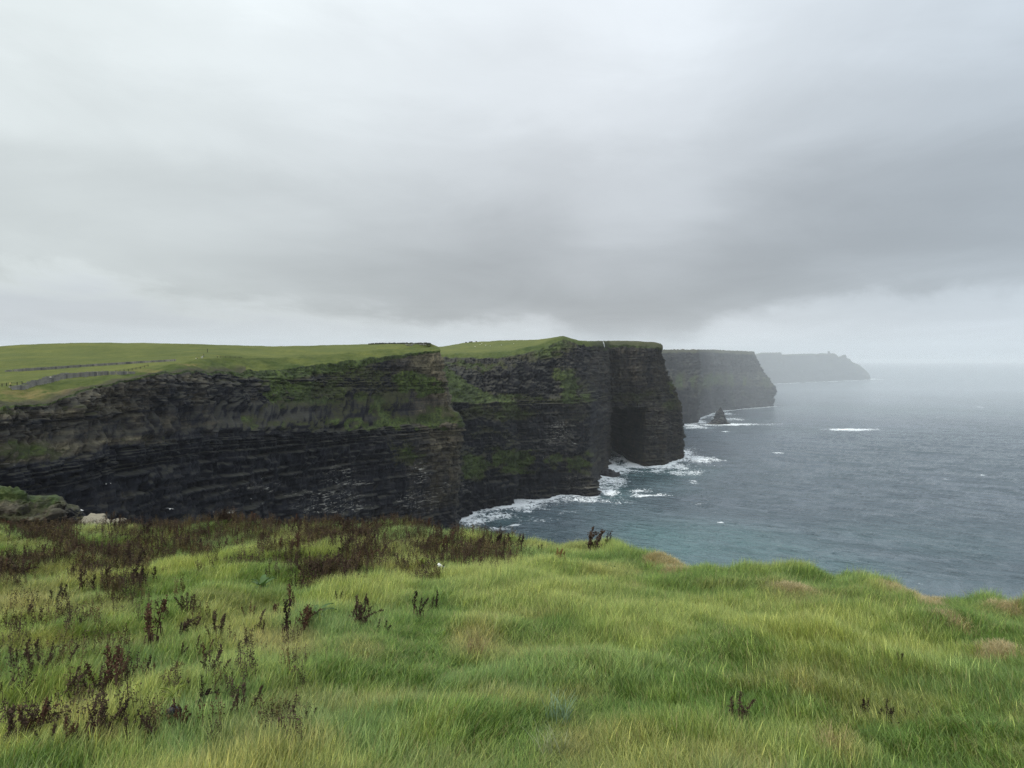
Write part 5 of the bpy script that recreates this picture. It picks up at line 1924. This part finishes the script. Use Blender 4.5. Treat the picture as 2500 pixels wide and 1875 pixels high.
for i, (u, v) in enumerate(TH):
    x, y = ray_ground(u, v)
    y = min(y, edge_y(x / y) - 0.15)
    dock(x, y, float(ground_z(x, y)), r_.uniform(.36, .66), r_.choice((1, 2, 3, 3, 4, 5)), r_.choice(('brown', 'brown', 'brown', 'red', 'black')), 2000 + i,
         *thicket_label(u), .16)

# the rest of the thicket, too dense to count: low withered growth between those docks
def dead_tuft(seed):
    mb = MB()
    r = random.Random(seed)
    for s_ in range(4):
        bx, by = r.gauss(0, .07), r.gauss(0, .07)
        tx, ty, h = bx + r.gauss(.03, .06), by + r.gauss(0, .06), r.uniform(.30, .58)
        mb.tube([(bx, by, 0), (tx, ty, h)], [.005, .003], 3)
        for m_ in range(30):
            g = r.uniform(.35, 1.05)
            c = Vector((bx + (tx - bx) * g, by + (ty - by) * g, h * g)) + Vector((r.gauss(0, .022), r.gauss(0, .022), r.gauss(0, .012)))
            s1 = r.uniform(.007, .015)
            a1 = Vector((r.gauss(0, 1), r.gauss(0, 1), r.gauss(0, 1))).normalized() * s1
            a2 = a1.orthogonal().normalized() * s1
            mb.quad(c - a1, c + a2, c + a1, c - a2)
    me = bpy.data.meshes.new('dead_tuft')
    me.from_pydata(mb.v, [], mb.f)
    return me


mt = bpy.data.materials.new('withered_growth')
mt.use_nodes = True
t = NT(mt.node_tree)
ti = t.n('ShaderNodeAttribute', attribute_name='tint', attribute_type='INSTANCER')
b = t.n('ShaderNodeBsdfPrincipled', ins={'Base Color': ti.outputs['Color'], 'Roughness': .95, 'Specular IOR Level': .1})
t.n('ShaderNodeOutputMaterial', ins={0: b.outputs[0]})
pts, tn_ = [], []
spots = []
for cx, cy, rx, ry, n in PATCH:
    spots += [(cx + .85 * rx * r_.gauss(0, 1), cy + 8 + .85 * ry * r_.gauss(0, 1)) for i in range(int(n * 7.5))]
for i in range(4200):                                   # thinning out down the slope
    u, v = r_.uniform(-60, 1250), 1285 + 150 * r_.random() ** 1.4
    k = float(fbm(u / 70.0, v / 26.0, 21.0, 3)) + 0.35 * (1 - (v - 1285) / 110) - 0.25 * max(0, (u - 1050) / 200)
    if k > r_.uniform(0.14, 0.6):
        spots.append((u, v))
for i in range(900):
    u, v = r_.uniform(-40, 760), r_.uniform(1420, 1860)
    if float(fbm(u / 60.0, v / 40.0, 25.0, 3)) + .35 * (1 - u / 700) > r_.uniform(.25, .7):
        spots.append((u, v))
for u, v in spots:
    x, y = ray_ground(u, max(v, 1284))
    y = min(y, edge_y(x / y) + 0.05)
    pts.append((x, y, float(ground_z(x, y))))
    k = r_.uniform(.6, 1.35)
    tn_.append((.066 * k, .046 * k, .033 * k) if r_.random() < .66 else (.11 * k, .085 * k, .038 * k))
pts = np.array(pts)
instancer('withered_docks', pts, np.array([r_.uniform(0, 6.28) for _ in pts]), np.array([[r_.uniform(.6, 1.05)] * 3 for _ in pts]),
          np.array([r_.randrange(6) for _ in pts]), np.array(tn_), [dead_tuft(600 + i) for i in range(6)], mt,
          'mass of withered brown dock growth along the cliff edge')
